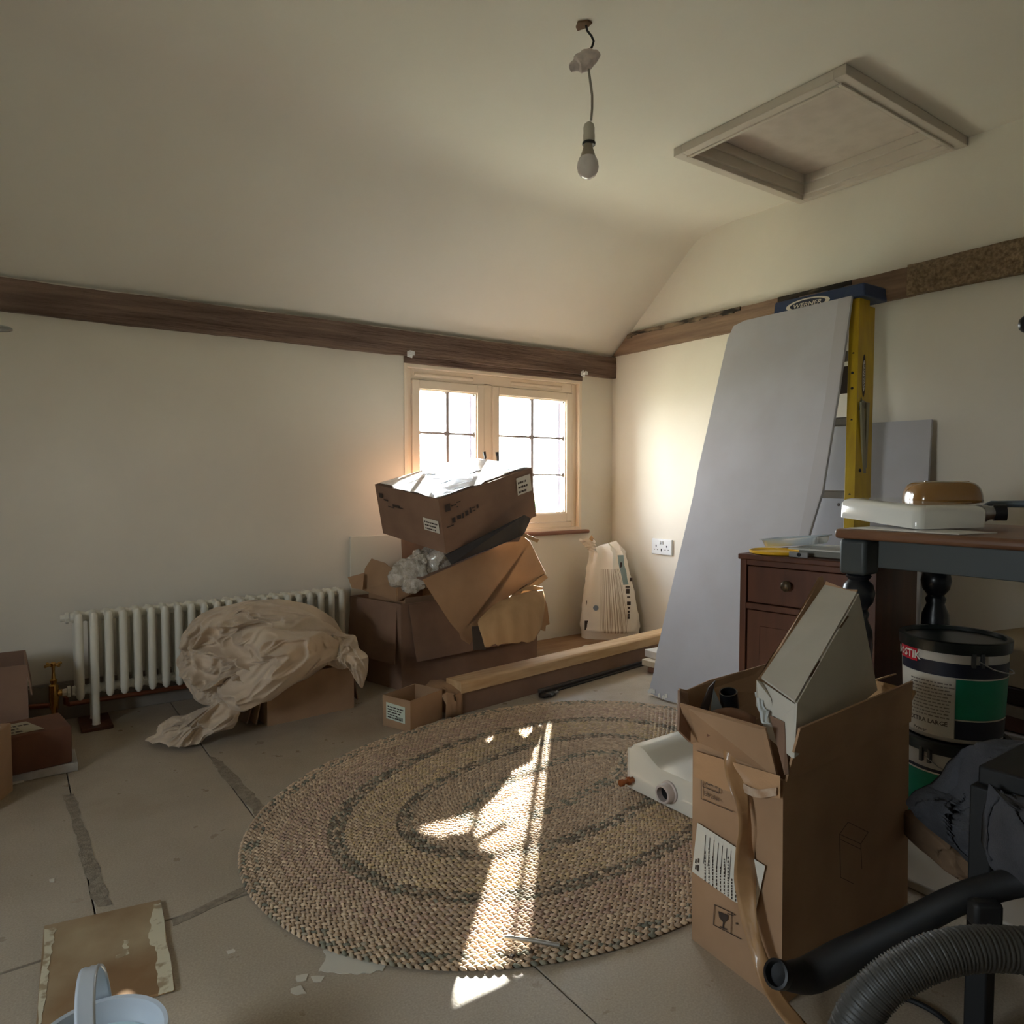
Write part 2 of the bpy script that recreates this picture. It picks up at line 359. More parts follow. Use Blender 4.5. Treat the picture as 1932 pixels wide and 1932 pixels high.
for (cx0, cx1) in ((fx0+.054, xm-.028), (xm+.028, fx1-.054)):
    z0_, z1_ = fz0+.05, fz1-.072
    m_ = MB(); fr(m_, cx0, cx1, z0_, z1_, .040, wy+.015, wy+.06, wt=.042, wb=.05)
    fr(m_, cx0+.040, cx1-.040, z0_+.05, z1_-.042, .006, wy+.024, wy+.05)
    cs = m_.build('casement', M['winwood'], win, bevel=.0025)
    gx0, gx1, gz0, gz1 = cx0+.046, cx1-.046, z0_+.056, z1_-.048
    wp = (gx1-gx0)/2; hp = (gz1-gz0)/3
    bars = MB(); xb = (gx0+gx1)/2
    bars.box((xb-.008, wy+.034, gz0), (xb+.008, wy+.050, gz1))
    for k in (1, 2):
        bars.box((gx0, wy+.034, gz0+k*hp-.005), (xb-.006, wy+.050, gz0+k*hp+.005)); bars.box((xb+.006, wy+.034, gz0+k*hp-.005), (gx1, wy+.050, gz0+k*hp+.005))
    # little curved fillets where bars meet the frame
    for k in range(3):
        for i in range(2):
            xa, xb2 = (gx0, xb-.006) if i == 0 else (xb+.006, gx1)
            za, zb = gz0+k*hp+(.005 if k else 0), gz0+(k+1)*hp-(.005 if k < 2 else 0)
            for (qx, dx) in ((xa, 1), (xb2, -1)):
                for (qz, dz) in ((za, 1), (zb, -1)):
                    r = .016; arc = [(qx+dx*r*(1-math.cos(a)), qz+dz*r*(1-math.sin(a))) for a in [j*math.pi/2/5 for j in range(6)]]
                    poly = [(qx, qz)]+arc
                    bars.slab([(p[0], wy+.038, p[1]) for p in poly], (0, .008, 0))
    bars.build('glazing_bar', M['lead'], cs)
    for k in range(3):
        for i in range(2):
            xa, xb2 = (gx0, xb) if i == 0 else (xb, gx1)
            MB().box((xa, wy+.043, gz0+k*hp), (xb2, wy+.046, gz0+(k+1)*hp)).build('pane', M['glass'], cs)
v = MB()   # trickle vents routed in the head
for (xa, xb2) in ((1.64, 1.98), (2.22, 2.57)):
    v.tube([(xa, wy+.024, fz1-.046), (xb2, wy+.024, fz1-.046)], .010, 10)
v.build('trickle_vent', M['winwood'], win, smooth=True)
# outer dark weather edge seen at the right of each light
e = MB()
for xr in (xm-.074, fx1-.100): e.box((xr-.012, wy+.07, .73), (xr+.006, wy+.09, 1.36))
e.build('outer_bead', mat('weathered_outer_bead', S((96,96,120)), .6), win)
MB().box((WX0, wy-.010, WZ1-.012), (WX1, wy+.05, WZ1+.022)).build('lintel_strip', M['beam'], win, bevel=.003)
struct(MB().box((1.68, wy-.030, WZ0-.020), (WX1+.045, wy+.03, WZ0+.001)).build('trim_4', M['sillwood'], bevel=.008, bseg=3))
for sx in (-1, 1):   # casement stays at the meeting stiles
    h = MB(); x = xm+sx*.040
    h.tube([(x, wy+.012, .965), (x+.004*sx, wy-.004, .99), (x, wy-.012, 1.015), (x-.004, wy-.008, 1.045)], [.008,.006,.007,.009], 8)
    h.box((x-.010, wy+.004, .90), (x+.010, wy+.016, .965))
    h.tube([(x, wy-.004, .935), (x+.03*sx, wy-.02, .905), (x+.012*sx, wy-.024, .875)], .0055, 8)
    h.build('window_handle', M['navy'], win, smooth=True)
# added unseen window in the left wall, lets in soft fill light
w2_ = thing('fill_window', None, None, (X0-.06, .90, .76)); struct(w2_)
m_ = MB()
for (a_, b2) in (((X0-.09,.58,.76),(X0-.03,.61,1.36)), ((X0-.09,1.19,.76),(X0-.03,1.22,1.36)), ((X0-.09,.61,1.33),(X0-.03,1.19,1.36)), ((X0-.09,.61,.76),(X0-.03,1.19,.79)), ((X0-.08,.89,.79),(X0-.04,.91,1.33))): m_.box(a_, b2)
m_.build('window_frame', M['winwood'], w2_)
for (ya, yb) in ((.61,.89),(.91,1.19)): MB().box((X0-.062, ya, .79), (X0-.058, yb, 1.33)).build('pane', M['glass'], w2_)
# eaves soffit outside above the window
struct(MB().box((-1.6, Y1+T, 1.70), (3.1, Y1+T+.42, 1.74)).build('trim_5', M['beam3'], bevel=.002))
# ------------------------------------------------------------------ outside: field and hedge far off
struct(MB().box((-60, -60, -2.9), (80, 120, -2.8)).build('ground', mat('sunlit_lawn', S((158,154,134)), .95, S((138,138,112)), .4)))
hb = MB()
# far hedge: low rounded bushes on the skyline
bm = bmesh.new(); rnd = random.Random(3)
for i in range(46):
    x = 22+rnd.uniform(-14, 26); y = 34+rnd.uniform(-2, 8); r = rnd.uniform(.7, 1.6)
    res = bmesh.ops.create_icosphere(bm, subdivisions=2, radius=r, matrix=Matrix.Translation((x, y, -2.2+r*.5)))
    for vv in res['verts']: vv.co += V((mnoise.noise(vv.co*1.7), mnoise.noise(vv.co*1.9+V((5,0,0))), mnoise.noise(vv.co*1.5)))*.4
me = bpy.data.meshes.new('hedge'); bm.to_mesh(me); bm.free(); me.materials.append(mat('hedge_leaf', S((92,112,66)), .9, S((60,82,48)), 2))
hd = bpy.data.objects.new('hedge', me); COL.objects.link(hd); hd['_L'] = (0,0,0); tag(hd, kind='structure')

# ------------------------------------------------------------------ loft hatch
ht = thing('loft_hatch', 'white painted loft hatch with stepped frame set in the ceiling', 'hatch', ((HX0+HX1)/2, (HY0+HY1)/2, ZC-.033))
hm = mat('hatch_paint', S((206,196,184)), .6, S((198,187,175)), 3)
z0 = ZC-.033
def ring(mb, ins, w, za, zb):
    x0, x1, y0, y1 = HX0+ins, HX1-ins, HY0+ins, HY1-ins
    mb.box((x0, y0, za), (x1, y0+w, zb)).box((x0, y1-w, za), (x1, y1, zb)).box((x0, y0+w, za), (x0+w, y1-w, zb)).box((x1-w, y0+w, za), (x1, y1-w, zb))
for (nm, ins, wd, za, zb) in (('architrave', 0, .040, z0, ZC-.001), ('inner_bead', .034, .014, z0-.006, z0+.02), ('hatch_lining', .046, .014, z0+.012, ZC+.075), ('stop_bead', .060, .012, ZC+.02, ZC+.055)):
    m_ = MB(); ring(m_, ins, wd, za, zb); m_.build(nm, hm, ht, bevel=.002)
MB().box((HX0+.06, HY0+.06, ZC+.055), (HX1-.06, HY1-.06, ZC+.075)).build('hatch_panel', mat('hatch_board', S((200,188,178)), .7, S((188,176,166)), 14, lo=.4, hi=.75), ht, bevel=.001)

# ------------------------------------------------------------------ pendant bulb
pl_p = ZP(1103, 45, ZC)
pt = thing('pendant_lamp', 'bare white bulb hanging on a wire from a ceiling hole', 'lamp', (pl_p.x, pl_p.y, ZC-.45))
dp = (pl_p-CAM).dot(_F)
def PD(x, y, dd=0): return D(x, y, dp+dd)
rough_hole = MB()
poly = [PD(1086,45), PD(1093,41), PD(1103,39), PD(1112,42), PD(1110,49), PD(1099,51)]
poly = [V((pl_p.x+ (p-pl_p).dot(_R), pl_p.y+i_, ZC-.001)) for p, i_ in zip(poly, (0,.02,.03,.0,-.02,-.02))]
rough_hole.slab(poly, (0,0,-.004)); rough_hole.build('torn_plaster', mat('torn_brown_plaster', S((110,82,58)), .9), pt)
MB().tube([pl_p+V((0,0,.01))]+[PD(x,y) for x,y in ((1105,45),(1108,58),(1116,68),(1120,78),(1117,88),(1112,96))], .0032, 8).build('upper_wire', M['blackmatt'], pt, smooth=True)
cm_ = MB(); n = 20; P = []
cc = PD(1104, 114); ax = (PD(1127, 101)-PD(1080, 128)).normalized(); bx = ax.cross(_F).normalized()
for i in range(n+1):
    t = i/n; s = -.046+.092*t; rr = .024*(math.sin(math.pi*min(1, t*.92+.08)))**.5*(1-.35*(t<.25)) + .001
    row = []
    for k in range(18):
        a = 2*math.pi*k/18; q = cc+ax*s+(bx*math.cos(a)*1.05+_F*math.sin(a)*.8)*rr
        q += V((mnoise.noise(q*70), mnoise.noise(q*70+V((9,0,0))), mnoise.noise(q*70+V((0,9,0)))))*.005; row.append(q)
    row.append(row[0]); P.append(row)
cm_.grid(P); cm_.build('taped_joint', mat('white_insulating_tape', S((214,200,196)), .6, S((190,178,176)), 60), pt, smooth=True)
MB().tube([PD(x,y) for x,y in ((1110,128),(1113,150),(1117,180),(1117,205),(1115,228))], .0034, 8).build('cord', mat('grey_pendant_cord', S((150,142,132)), .6), pt, smooth=True)
hb_ = PD(1112, 250)
MB().lathe(PD(1111,271), [(.0125,0),(.0165,.002),(.0165,.024),(.0155,.026),(.0158,.043),(.013,.052),(.006,.058),(.003,.060)], 24).build('lampholder', mat('lampholder_white', S((196,190,178)), .4), pt, smooth=True)
MB().lathe(PD(1111,271.5), [(.0175,-.004),(.0185,-.002),(.0185,.003),(.0165,.005)], 24).build('black_ring', M['black'], pt, smooth=True)
bpz = PD(1109, 337)
MB().lathe(bpz, [(.001,0),(.012,.002),(.022,.009),(.028,.020),(.0300,.032),(.0285,.044),(.024,.055),(.0215,.058)], 28).build('bulb_globe', mat('frosted_bulb', S((214,206,206)), .25, coat=.5), pt, smooth=True)
MB().lathe(bpz, [(.0215,.058),(.019,.066),(.0145,.080),(.0125,.090),(.0125,.096)], 28).build('bulb_neck', mat('bulb_collar', S((150,138,122)), .45), pt, smooth=True)

# ------------------------------------------------------------------ wall socket
s0 = (X1, 2.739, .531)
sk = thing('wall_socket', 'white double electric socket on the wall beside the paper sack', 'socket', (X1, 2.739, .488))
MB().box((X1-.012, 2.666, .488), (X1-.0005, 2.812, .574)).build('face_plate', M['whiteflat'], sk, bevel=.003)
for y in (2.731, 2.747): MB().box((X1-.017, y-.005, .546), (X1-.012, y+.005, .564)).build('rocker_switch', M['whiteflat'], sk, bevel=.0015)
m_ = MB()
for yc in (2.778, 2.700):
    m_.box((X1-.0125, yc-.004, .530), (X1-.0119, yc+.004, .540)); m_.box((X1-.0125, yc-.015, .513), (X1-.0119, yc-.008, .518)); m_.box((X1-.0125, yc+.008, .513), (X1-.0119, yc+.015, .518))
m_.box((X1-.0125, 2.735, .506), (X1-.0119, 2.743, .522))
o = m_.build('pin_holes', mat('socket_dark', S((60,60,66)), .6), sk); o['kind'] = 'stuff'
# curtain hooks
for (px, py, lab) in ((775, 668, 'small white curtain rail bracket on the beam, above the left window corner'), (1102, 705, 'small white curtain rail bracket on the beam, above the right window corner')):
    p = YP(px, py, 3.10)
    k = MB(); k.slab([p+V((-.014,.012,-.012)), p+V((.012,.012,-.016)), p+V((.016,.012,.010)), p+V((.002,.012,.020)), p+V((-.014,.012,.012))], (0,-.006,0))
    k.tube([p+V((0,.006,0)), p+V((0,-.018,.002))], .006, 8); k.slab([p+V((-.011,-.018,-.010)), p+V((.011,-.018,-.008)), p+V((.012,-.018,.010)), p+V((-.007,-.018,.013))], (0,-.003,0))
    tag(k.build('rail_bracket', M['whiteflat'], bevel=.001), lab, 'bracket', 'white rail brackets on the window beam')

# ------------------------------------------------------------------ column radiator
RY = [2.972, 3.014, 3.056]
rx0, rx1, nsec = .170, 1.204, 22
zt, zb = .425, .105
rad = thing('radiator', 'white column radiator under the plain wall, half hidden by the dust sheet', 'radiator', ((rx0+rx1)/2, 3.014, 0))
rmat = mat('radiator_white_enamel', S((222,217,203)), .35, coat=.2)
pitch = (rx1-rx0)/nsec
def section():
    s = MB(); r = .0142
    for y in RY:
        n = 8; pts = [(0, y, zb+.0), (0, y, zb+.03), (0, y, zt-.03), (0, y, zt-.010)]
        s.tube([(0,y,zb+.004),(0,y,zb+.012),(0,y,zb+.03),(0,y,zt-.03),(0,y,zt-.012),(0,y,zt-.004)], [.006,.012,r,r,.012,.007], 10)
    for (z, rr) in ((zt-.022, .0155), (zb+.030, .0155)):
        s.tube([(0, RY[0]-.004, z), (0, RY[1], z+(.008 if z > .2 else -.004)), (0, RY[2]+.004, z)], [rr*.75, rr, rr*.75], 10)
        s.tube([(-pitch/2, RY[1], z), (-pitch*.28, RY[1], z), (0, RY[1], z), (pitch*.28, RY[1], z), (pitch/2, RY[1], z)], [.016,.020,.017,.020,.016], 12)
    return s
sec0 = section().build('radiator_section', rmat, rad, smooth=True)
sec0.location = (rx0+pitch/2, 0, 0) ; 
sec0.data.transform(Matrix.Translation(V((parent_loc(rad).x, 0, 0))))
sec0.location = (rx0+pitch/2-parent_loc(rad).x, 0, 0)
for i in range(1, nsec):
    c_ = sec0.copy(); COL.objects.link(c_); c_.parent = rad; c_.location.x += pitch*i
for i in (1, nsec-2):
    x = rx0+pitch*(i+.5); f = MB()
    for y in (RY[0], RY[2]): f.tube([(x, y, zb+.05), (x, y, zb), (x, y, .020), (x, y, .012)], [.0132,.0125,.0125,.014], 12)
    f.build('foot_tube', rmat, rad, smooth=True)
for (x, z) in ((rx0-.004, zt-.022), (rx0-.004, zb+.030), (rx1+.004, zb+.03)):
    s_ = 1 if x > .5 else -1
    e = MB(); e.tube([(x, RY[1], z), (x+s_*.010, RY[1], z), (x+s_*.011, RY[1], z), (x+s_*.026, RY[1], z)], [.021,.021,.014,.012], 8); e.build('end_bush', rmat, rad, bevel=.001)
for i in (1, nsec-2):
    x = rx0+pitch*(i+.5)
    tag(MB().box((x-.05, 2.925, 0), (x+.05, 3.10, .012)).build('wood_block', M['darkwood'], bevel=.002), 'thin wooden packer under the radiator foot, '+('left end' if i == 1 else 'right end behind the dust sheet'), 'wood block')
# valve and pipes
vx = .115; vz = zb+.030
vt = thing('radiator_valve', 'polished brass valve with a cross wheel at the left end of the radiator', 'valve', (vx, RY[1], .05))
MB().tube([(vx, RY[1], .05),(vx, RY[1], .075),(vx, RY[1], .08),(vx, RY[1], .10),(vx, RY[1], .12),(vx, RY[1], .165),(vx, RY[1], .17)], [.010,.010,.013,.013,.016,.015,.010], 16).tube([(vx, RY[1], vz), (vx+.028, RY[1], vz), (rx0-.032, RY[1], vz)], [.010,.011,.014], 12).build('valve_body', M['brass'], vt, smooth=True)
MB().tube([(vx, RY[1], .168),(vx, RY[1], .185),(vx, RY[1], .19),(vx, RY[1], .215),(vx, RY[1], .235)], [.008,.012,.007,.005,.006], 14).build('spindle', M['brass'], vt, smooth=True)
w_ = MB(); 
for a in range(4):
    d_ = V((math.cos(a*math.pi/2+.6), math.sin(a*math.pi/2+.6), 0)); c0 = V((vx, RY[1], .240))
    w_.tube([c0, c0+d_*.016, c0+d_*.030], [.005,.0035,.006], 8)
w_.lathe((vx, RY[1], .234), [(.009,0),(.011,.004),(.010,.012),(.004,.016)], 14)
w_.build('cross_wheel', M['brass'], vt, smooth=True)
pp = MB()
pp.tube([(X0, 3.118, .075), (.02, 3.118, .075), (vx-.01, 3.09, .075), (vx, RY[1]+.02, .072), (vx, RY[1], .068), (vx, RY[1], .052)], .0095, 10)
tag(pp.build('copper_pipe', M['copper'], smooth=True), 'thin copper pipe running left along the skirting from the brass valve', 'pipe')
pp = MB()
pp.tube([(.155, 3.085, .10), (.155, 3.09, .075), (.165, 3.10, .066), (.20, 3.10, .066), (1.19, 3.10, .066), (1.20, 3.09, .07), (1.205, 3.05, .1), (1.205, RY[1], zb+.03)], .0095, 10)
pp.build('flow_pipe', M['copper'], rad, smooth=True)
# ------------------------------------------------------------------ braided oval rug
RC = V((1.285, 1.625, 0)); RA, RB, RN, RANG = .885, .665, 2.12, math.radians(10)
rc, rs = math.cos(RANG), math.sin(RANG)
def rugp(a, b, t, z):   # superellipse
    c_, s_ = math.cos(t), math.sin(t)
    u = a*math.copysign(abs(c_)**(2/RN), c_); w2 = b*math.copysign(abs(s_)**(2/RN), s_)
    return V((RC.x+u*rc-w2*rs, RC.y+u*rs+w2*rc, z))
rug = thing('rug', 'oval braided jute rug with green and brown bands lying on the floor', 'rug', (RC.x, RC.y, 0))
rb_ = MB(); nseg = 120
rb_.add([rugp(RA-.004, RB-.004, 2*math.pi*k/nseg, .0005) for k in range(nseg)]+[rugp(RA-.004, RB-.004, 2*math.pi*k/nseg, .005) for k in range(nseg)],
        [tuple(range(nseg-1,-1,-1)), tuple(range(nseg, 2*nseg))]+[(k,(k+1)%nseg,(k+1)%nseg+nseg,k+nseg) for k in range(nseg)])
rb_.build('rug_base', mat('jute_shadow', S((96,78,60)), .95), rug)
nr = 46; rw = RB/nr
tpl = np.array([(-1,0,0),(1,0,0),(0,1,0),(0,-1,0),(0,0,1),(-.62,.55,.55),(.62,.55,.55),(.62,-.55,.55),(-.62,-.55,.55)])
tf = [(0,5,8),(0,8,3),(0,2,5),(1,7,6),(1,3,7),(1,6,2),(5,4,8),(8,4,7),(7,4,6),(6,4,5),(3,8,7),(2,6,5)]
VV = []; FF = []; CC = []
jute = [S((194,166,134)), S((180,152,122)), S((206,180,148)), S((188,160,130))]
pal = {'g': [S((142,134,110)), S((122,118,98)), S((172,156,130))], 'p': [S((186,154,130)), S((176,144,122)), S((196,166,142))], 'y': [S((202,174,130)), S((188,162,120)), S((208,182,142))], 'b': [S((134,112,88)), S((172,150,122)), S((118,102,80))]}
def band(fr, rnd):
    # fr: 0 centre .. 1 rim
    if fr < .20: k = 'g' if fr > .12 and rnd.random() < .5 else 'j'
    elif .36 < fr < .44: k = 'b' if rnd.random() < .5 else rnd.choice('gj')
    elif .44 < fr < .62: k = 'y' if rnd.random() < .4 else 'j'
    elif .62 < fr < .70: k = 'b' if rnd.random() < .5 else rnd.choice('gj')
    elif .70 < fr < .86: k = 'p' if rnd.random() < .4 else 'j'
    elif fr >= .93 : k = 'g' if rnd.random() < .30 else 'j'
    else: k = 'j'
    return rnd.choice(jute if k == 'j' else pal[k])
rnd = random.Random(11); nb = 0
for ri in range(nr):
    fr = (ri+.5)/nr; b_ = rw*(ri+.5); a_ = (RA-RB)+b_ if ri > 0 else RA-RB
    pts = [rugp(a_, b_, 2*math.pi*k/400, 0) for k in range(401)]
    cum = [0]
    for k in range(400): cum.append(cum[-1]+(pts[k+1]-pts[k]).length)
    step = .0165; n = max(8, int(cum[-1]/step)); k = 0
    for j in range(n):
        sdist = cum[-1]*(j+.5*(ri % 2))/n
        while k < 399 and cum[k+1] < sdist: k += 1
        p = pts[k].lerp(pts[k+1], min(1, (sdist-cum[k])/max(1e-6, cum[k+1]-cum[k])))
        tg = (pts[k+1]-pts[k]).normalized(); nm = V((-tg.y, tg.x, 0))
        for sgn in (-1, 1):
            ca, sa = math.cos(.55), math.sin(.55)*sgn
            u_ = tg*ca+nm*sa; w2 = nm*ca-tg*sa
            o_ = p+nm*(rw*.24*sgn)+tg*(sgn*step*.25)
            L_, W_, Hh = .0105, .0052, .0065+rnd.uniform(-.0008, .0012)
            for q in tpl: VV.append(tuple(o_+u_*(q[0]*L_)+w2*(q[1]*W_)+V((0,0,.003+q[2]*Hh+(0 if q[2] else .0005)))))
            cc_ = band(fr, rnd); f_ = rnd.uniform(.85, 1.12)
            CC += [(cc_[0]*f_, cc_[1]*f_, cc_[2]*f_, 1)]*9
            FF += [tuple(i+nb for i in f) for f in tf]; nb += 9
me = bpy.data.meshes.new('braid'); Lr = parent_loc(rug); va = np.array(VV)-np.array(Lr)
me.from_pydata(va.tolist(), [], FF); at_ = me.color_attributes.new('yarn', 'FLOAT_COLOR', 'POINT'); at_.data.foreach_set('color', np.array(CC, dtype=np.float32).ravel())
jm = mat('jute_yarn', S((170,146,116)), .7); t = jm.node_tree; an = t.nodes.new('ShaderNodeVertexColor'); an.layer_name = 'yarn'
t.links.new(an.outputs[0], t.nodes['Principled BSDF'].inputs['Base Color']); t.nodes['Principled BSDF'].inputs['Sheen Weight'].default_value = .2
me.materials.append(jm); me.polygons.foreach_set('use_smooth', [True]*len(me.polygons))
bo = bpy.data.objects.new('braid', me); COL.objects.link(bo); bo.parent = rug; bo['_L'] = tuple(Lr); bo['kind'] = 'stuff'
print('RUG tris', len(FF))
# ------------------------------------------------------------------ carton helpers
def inset(poly, t):
    c = sum((V(p) for p in poly), V((0,0,0)))/4
    return [V(p)+(c-V(p)).normalized()*t*1.4 for p in poly]
def carton_body(root, bot, top, m, t=.005, name='carton_body'):
    bi, ti = [p+V((0,0,t)) for p in inset(bot, t)], inset(top, t)
    mb = MB(); vs = [V(p) for p in bot]+[V(p) for p in top]+ti+bi
    fs = [(3,2,1,0)]
    for i in range(4):
        j = (i+1) % 4; fs += [(i,j,j+4,i+4), (i+4,j+4,j+8,i+8), (i+8,j+8,j+12,i+12)]
    fs.append((12,13,14,15)); mb.add(vs, fs); return mb.build(name, m, root)
def flap(root, pts, m, t=.0045, name='flap', bend=0, n=6, label=None):
    """pts: hinge a, hinge b, tip b, tip a ; bend = bow along normal"""
    a, b_, c_, d_ = [V(p) for p in pts]; nrm = (b_-a).cross(d_-a).normalized()
    mb = MB()
    if bend:
        P = []
        for i in range(n+1):
            r = []
            for j in range(n+1):
                u_, w2 = i/n, j/n; p = a*(1-u_)*(1-w2)+b_*u_*(1-w2)+c_*u_*w2+d_*(1-u_)*w2
                r.append(p+nrm*bend*math.sin(math.pi*w2*.9)*(.6+.4*math.sin(3*u_+1)))
            P.append(r)
        mb.grid(P); o = mb.build(name, m, root, smooth=True, solid=t, fix=False)
    else:
        mb.slab([a, b_, c_, d_], t); o = mb.build(name, m, root)
    if label: o['label'] = label
    return o
def PLN(x, y, p0, n):  # pixel ray to plane
    r = ray(x, y); p0 = V(p0); n = V(n); return CAM+r*((p0-CAM).dot(n)/r.dot(n))
def labelpatch(root, quadpts, n_out, rows=4, seed=1, name='label', m=None, barcode=False, proud=.0012):
    """quad on a face: lower-left, lower-right, upper-right, upper-left"""
    q = [V(p)+V(n_out)*proud for p in quadpts]; mb = MB(); mb.slab(q, V(n_out)*.0004); lb = mb.build(name, m or M['paper'], root)
    u = (q[1]-q[0]); w2 = (q[3]-q[0]); L, Hh = u.length, w2.length
    if rows:
        pr_ = MB(); rnd = random.Random(seed)
        def loc(s, t_): return q[0]*(1-s)*(1-t_)+q[1]*s*(1-t_)+q[2]*s*t_+q[3]*(1-s)*t_+V(n_out)*.0007
        for r in range(rows):
            s = .08; 
            while s < .9*rnd.uniform(.6, 1):
                e = min(.92, s+rnd.uniform(.05, .18)); t0 = .1+.8*r/rows; t1 = t0+.8/rows*.45
                pr_.add([loc(s,t0), loc(e,t0), loc(e,t1), loc(s,t1)], [(0,1,2,3)]); s = e+.03
        if barcode:
            for k in range(10):
                s = .55+k*.035; pr_.add([loc(s,.08), loc(s+.018,.08), loc(s+.018,.3), loc(s,.3)], [(0,1,2,3)])
        o = pr_.build('print', M['ink'], lb); o['kind'] = 'stuff'
    return lb

# ------------------------------------------------------------------ big open carton under the window
A_, B_, C_, D_ = V((1.35,2.74,0)), V((2.12,2.80,0)), V((2.15,3.09,0)), V((1.262,3.08,0)); Z = V((0,0,.372))
big = thing('carton', 'large dark brown open carton with hanging flaps, lowest of the pile under the window', 'box', (1.7, 2.93, 0))
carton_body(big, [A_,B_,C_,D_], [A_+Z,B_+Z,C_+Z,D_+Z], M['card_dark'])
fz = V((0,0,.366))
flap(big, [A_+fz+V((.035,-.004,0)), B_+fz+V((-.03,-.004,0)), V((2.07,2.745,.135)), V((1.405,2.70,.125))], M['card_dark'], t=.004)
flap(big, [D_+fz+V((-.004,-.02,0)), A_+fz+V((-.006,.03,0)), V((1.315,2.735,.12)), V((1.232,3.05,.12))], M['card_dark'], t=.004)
flap(big, [V((1.53,3.075,.366)), C_+fz+V((.0,-.01,0)), V((2.285,3.085,.94)), V((1.51,3.085,.895))], M['card_dark'], t=.004)  # back flap raised out of view, shaped to block low sun
# inner cut-down carton holding bubble wrap
inn = thing('carton', 'small cut-down carton inside the large one, holding the bubble wrap', 'box', (1.42, 2.88, .02))
pm = lambda x, y, d: D(x, y, d)
bot = [V((1.40,2.80,.02)), V((1.62,2.83,.02)), V((1.62,3.05,.02)), V((1.34,3.05,.02))]; top = [p+V((0,0,.365)) for p in bot]
carton_body(inn, bot, top, M['card'])
# jagged side walls rising above the rim
fl_ = MB(); fl_.slab([D(750,1134,3.09), D(749,1094,3.07), D(741,1074,3.10), D(727,1062,3.14), D(702,1054,3.22), D(690,1072,3.26), D(684,1113,3.27)], .004); fl_.build('cut_side', M['card'], inn)
fl_ = MB(); fl_.slab([D(750,1134,3.09), D(776,1120,3.13), D(797,1088,3.17), D(770,1085,3.13), D(749,1094,3.07)], .004); fl_.build('cut_side', M['card'], inn)
fl_ = MB(); fl_.slab([D(684,1113,3.20), D(664,1110,3.22), D(656,1089,3.23), D(687,1081,3.21)], .004); fl_.build('flap', M['card'], inn)
# white board behind
wb = MB(); p1, p2, p3, p4 = YP(665,1014,3.09), YP(800,1004,3.09), YP(800,1100,3.05), YP(668,1120,3.05)
p1 = V((p1.x, 3.125, p1.z)); x2 = 1.72
wb.slab([V((1.287,3.134,.375+0.0)), V((x2,3.134,.375)), V((x2,3.147,p1.z+.012)), V((1.287,3.147,p1.z-.0))], (0,-.012,0))
wb_o = MB().obox((1.512, 3.135, .32), (.225,0,0), (0,.006,0), (0,.004,.318))
tag(wb_o.build('white_board', mat('white_foam_board', S((214,210,196)), .7), bevel=.004), 'white rectangular board leaning on the wall behind the carton pile', 'board')

# bubble wrap: crumpled translucent film
bwm = mat('crumpled_bubble_wrap', S((228,222,210)), .22, S((198,188,172)), 40, trans=.25, bump=.6, bscale=120, spec=.8, coat=.5)
cc = D(795, 1072, 3.02); P = []; n1, n2 = 60, 36
axu = (D(855,1045,3.06)-D(735,1092,2.98)); hl = axu.length/2; axu.normalize(); axw = axu.cross(_F).normalized(); axd = axu.cross(axw)
for i in range(n1+1):
    t = i/n1; s = (t*2-1); rr = max(0.002, (1-abs(s)**2.2))**.5; row = []
    for j in range(n2):
        a = 2*math.pi*j/n2
        q = cc+axu*s*hl*1.02+(axw*math.cos(a)*.070+axd*math.sin(a)*.060)*rr
        nn = (q-cc).normalized(); f1 = abs(mnoise.noise(q*16))*.05+abs(mnoise.noise(q*38+V((3,1,0))))*.03+abs(mnoise.noise(q*80))*.010
        row.append(q+nn*(f1-.018)*min(1, rr*1.6))
    row.append(row[0]); P.append(row)
b_ = MB(); b_.grid(P)
tag(b_.build('bubble_wrap', bwm, smooth=True, auto=28), 'crumpled clear bubble wrap bulging out under the taped top box', 'bubble wrap')

# second carton, tipped, its side facing the room
sec = thing('carton', 'tipped brown carton with ragged lower edge wedged between the top box and the large carton', 'box', (1.8, 2.85, .35))
f1 = [D(797,1094,2.86), D(985,1010,3.24), D(1000,1022,3.28), D(1029,1081,3.35), D(985,1108,3.20), D(952,1131,3.04), D(918,1150,3.00), D(903,1166,2.985), D(882,1180,2.97), D(866,1194,2.955), D(870,1206,2.95), D(886,1216,2.945), D(874,1214,2.945), D(850,1176,2.94)]
fn_ = (f1[1]-f1[0]).cross(f1[3]-f1[0]).normalized()
fpx = [(797,1094),(985,1010),(1000,1022),(1029,1081),(985,1108),(952,1131),(918,1150),(903,1166),(882,1180),(866,1194),(870,1206),(886,1216),(874,1214),(850,1176)]
f1 = [PLN(x, y, f1[0], fn_) for x, y in fpx]
mb = MB(); mb.slab(f1[:12]+[f1[13]], V((.012,.02,.006))*.25); mb.build('side_panel', M['card'], sec)
back = V((.06,.22,-.01))
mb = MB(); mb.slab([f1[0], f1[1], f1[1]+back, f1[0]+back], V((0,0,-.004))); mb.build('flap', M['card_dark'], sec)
mb = MB(); mb.slab([f1[1]+V((.003,.004,-.01)), f1[2]+V((.003,.004,0)), f1[3]+V((.003,.004,0)), f1[3]+back, f1[1]+back+V((0,0,-.01))], V((-.004,.0,.0))); mb.build('side_panel', M['card'], sec)
mb = MB(); mb.slab([f1[3]+V((-.002,.004,-.004)), D(1034,1090,3.34), D(1000,1117,3.22), D(955,1141,3.05), f1[5]+V((0,.004,-.004))], V((.012,.03,.006))*.15); mb.build('torn_edge', M['kraft'], sec)
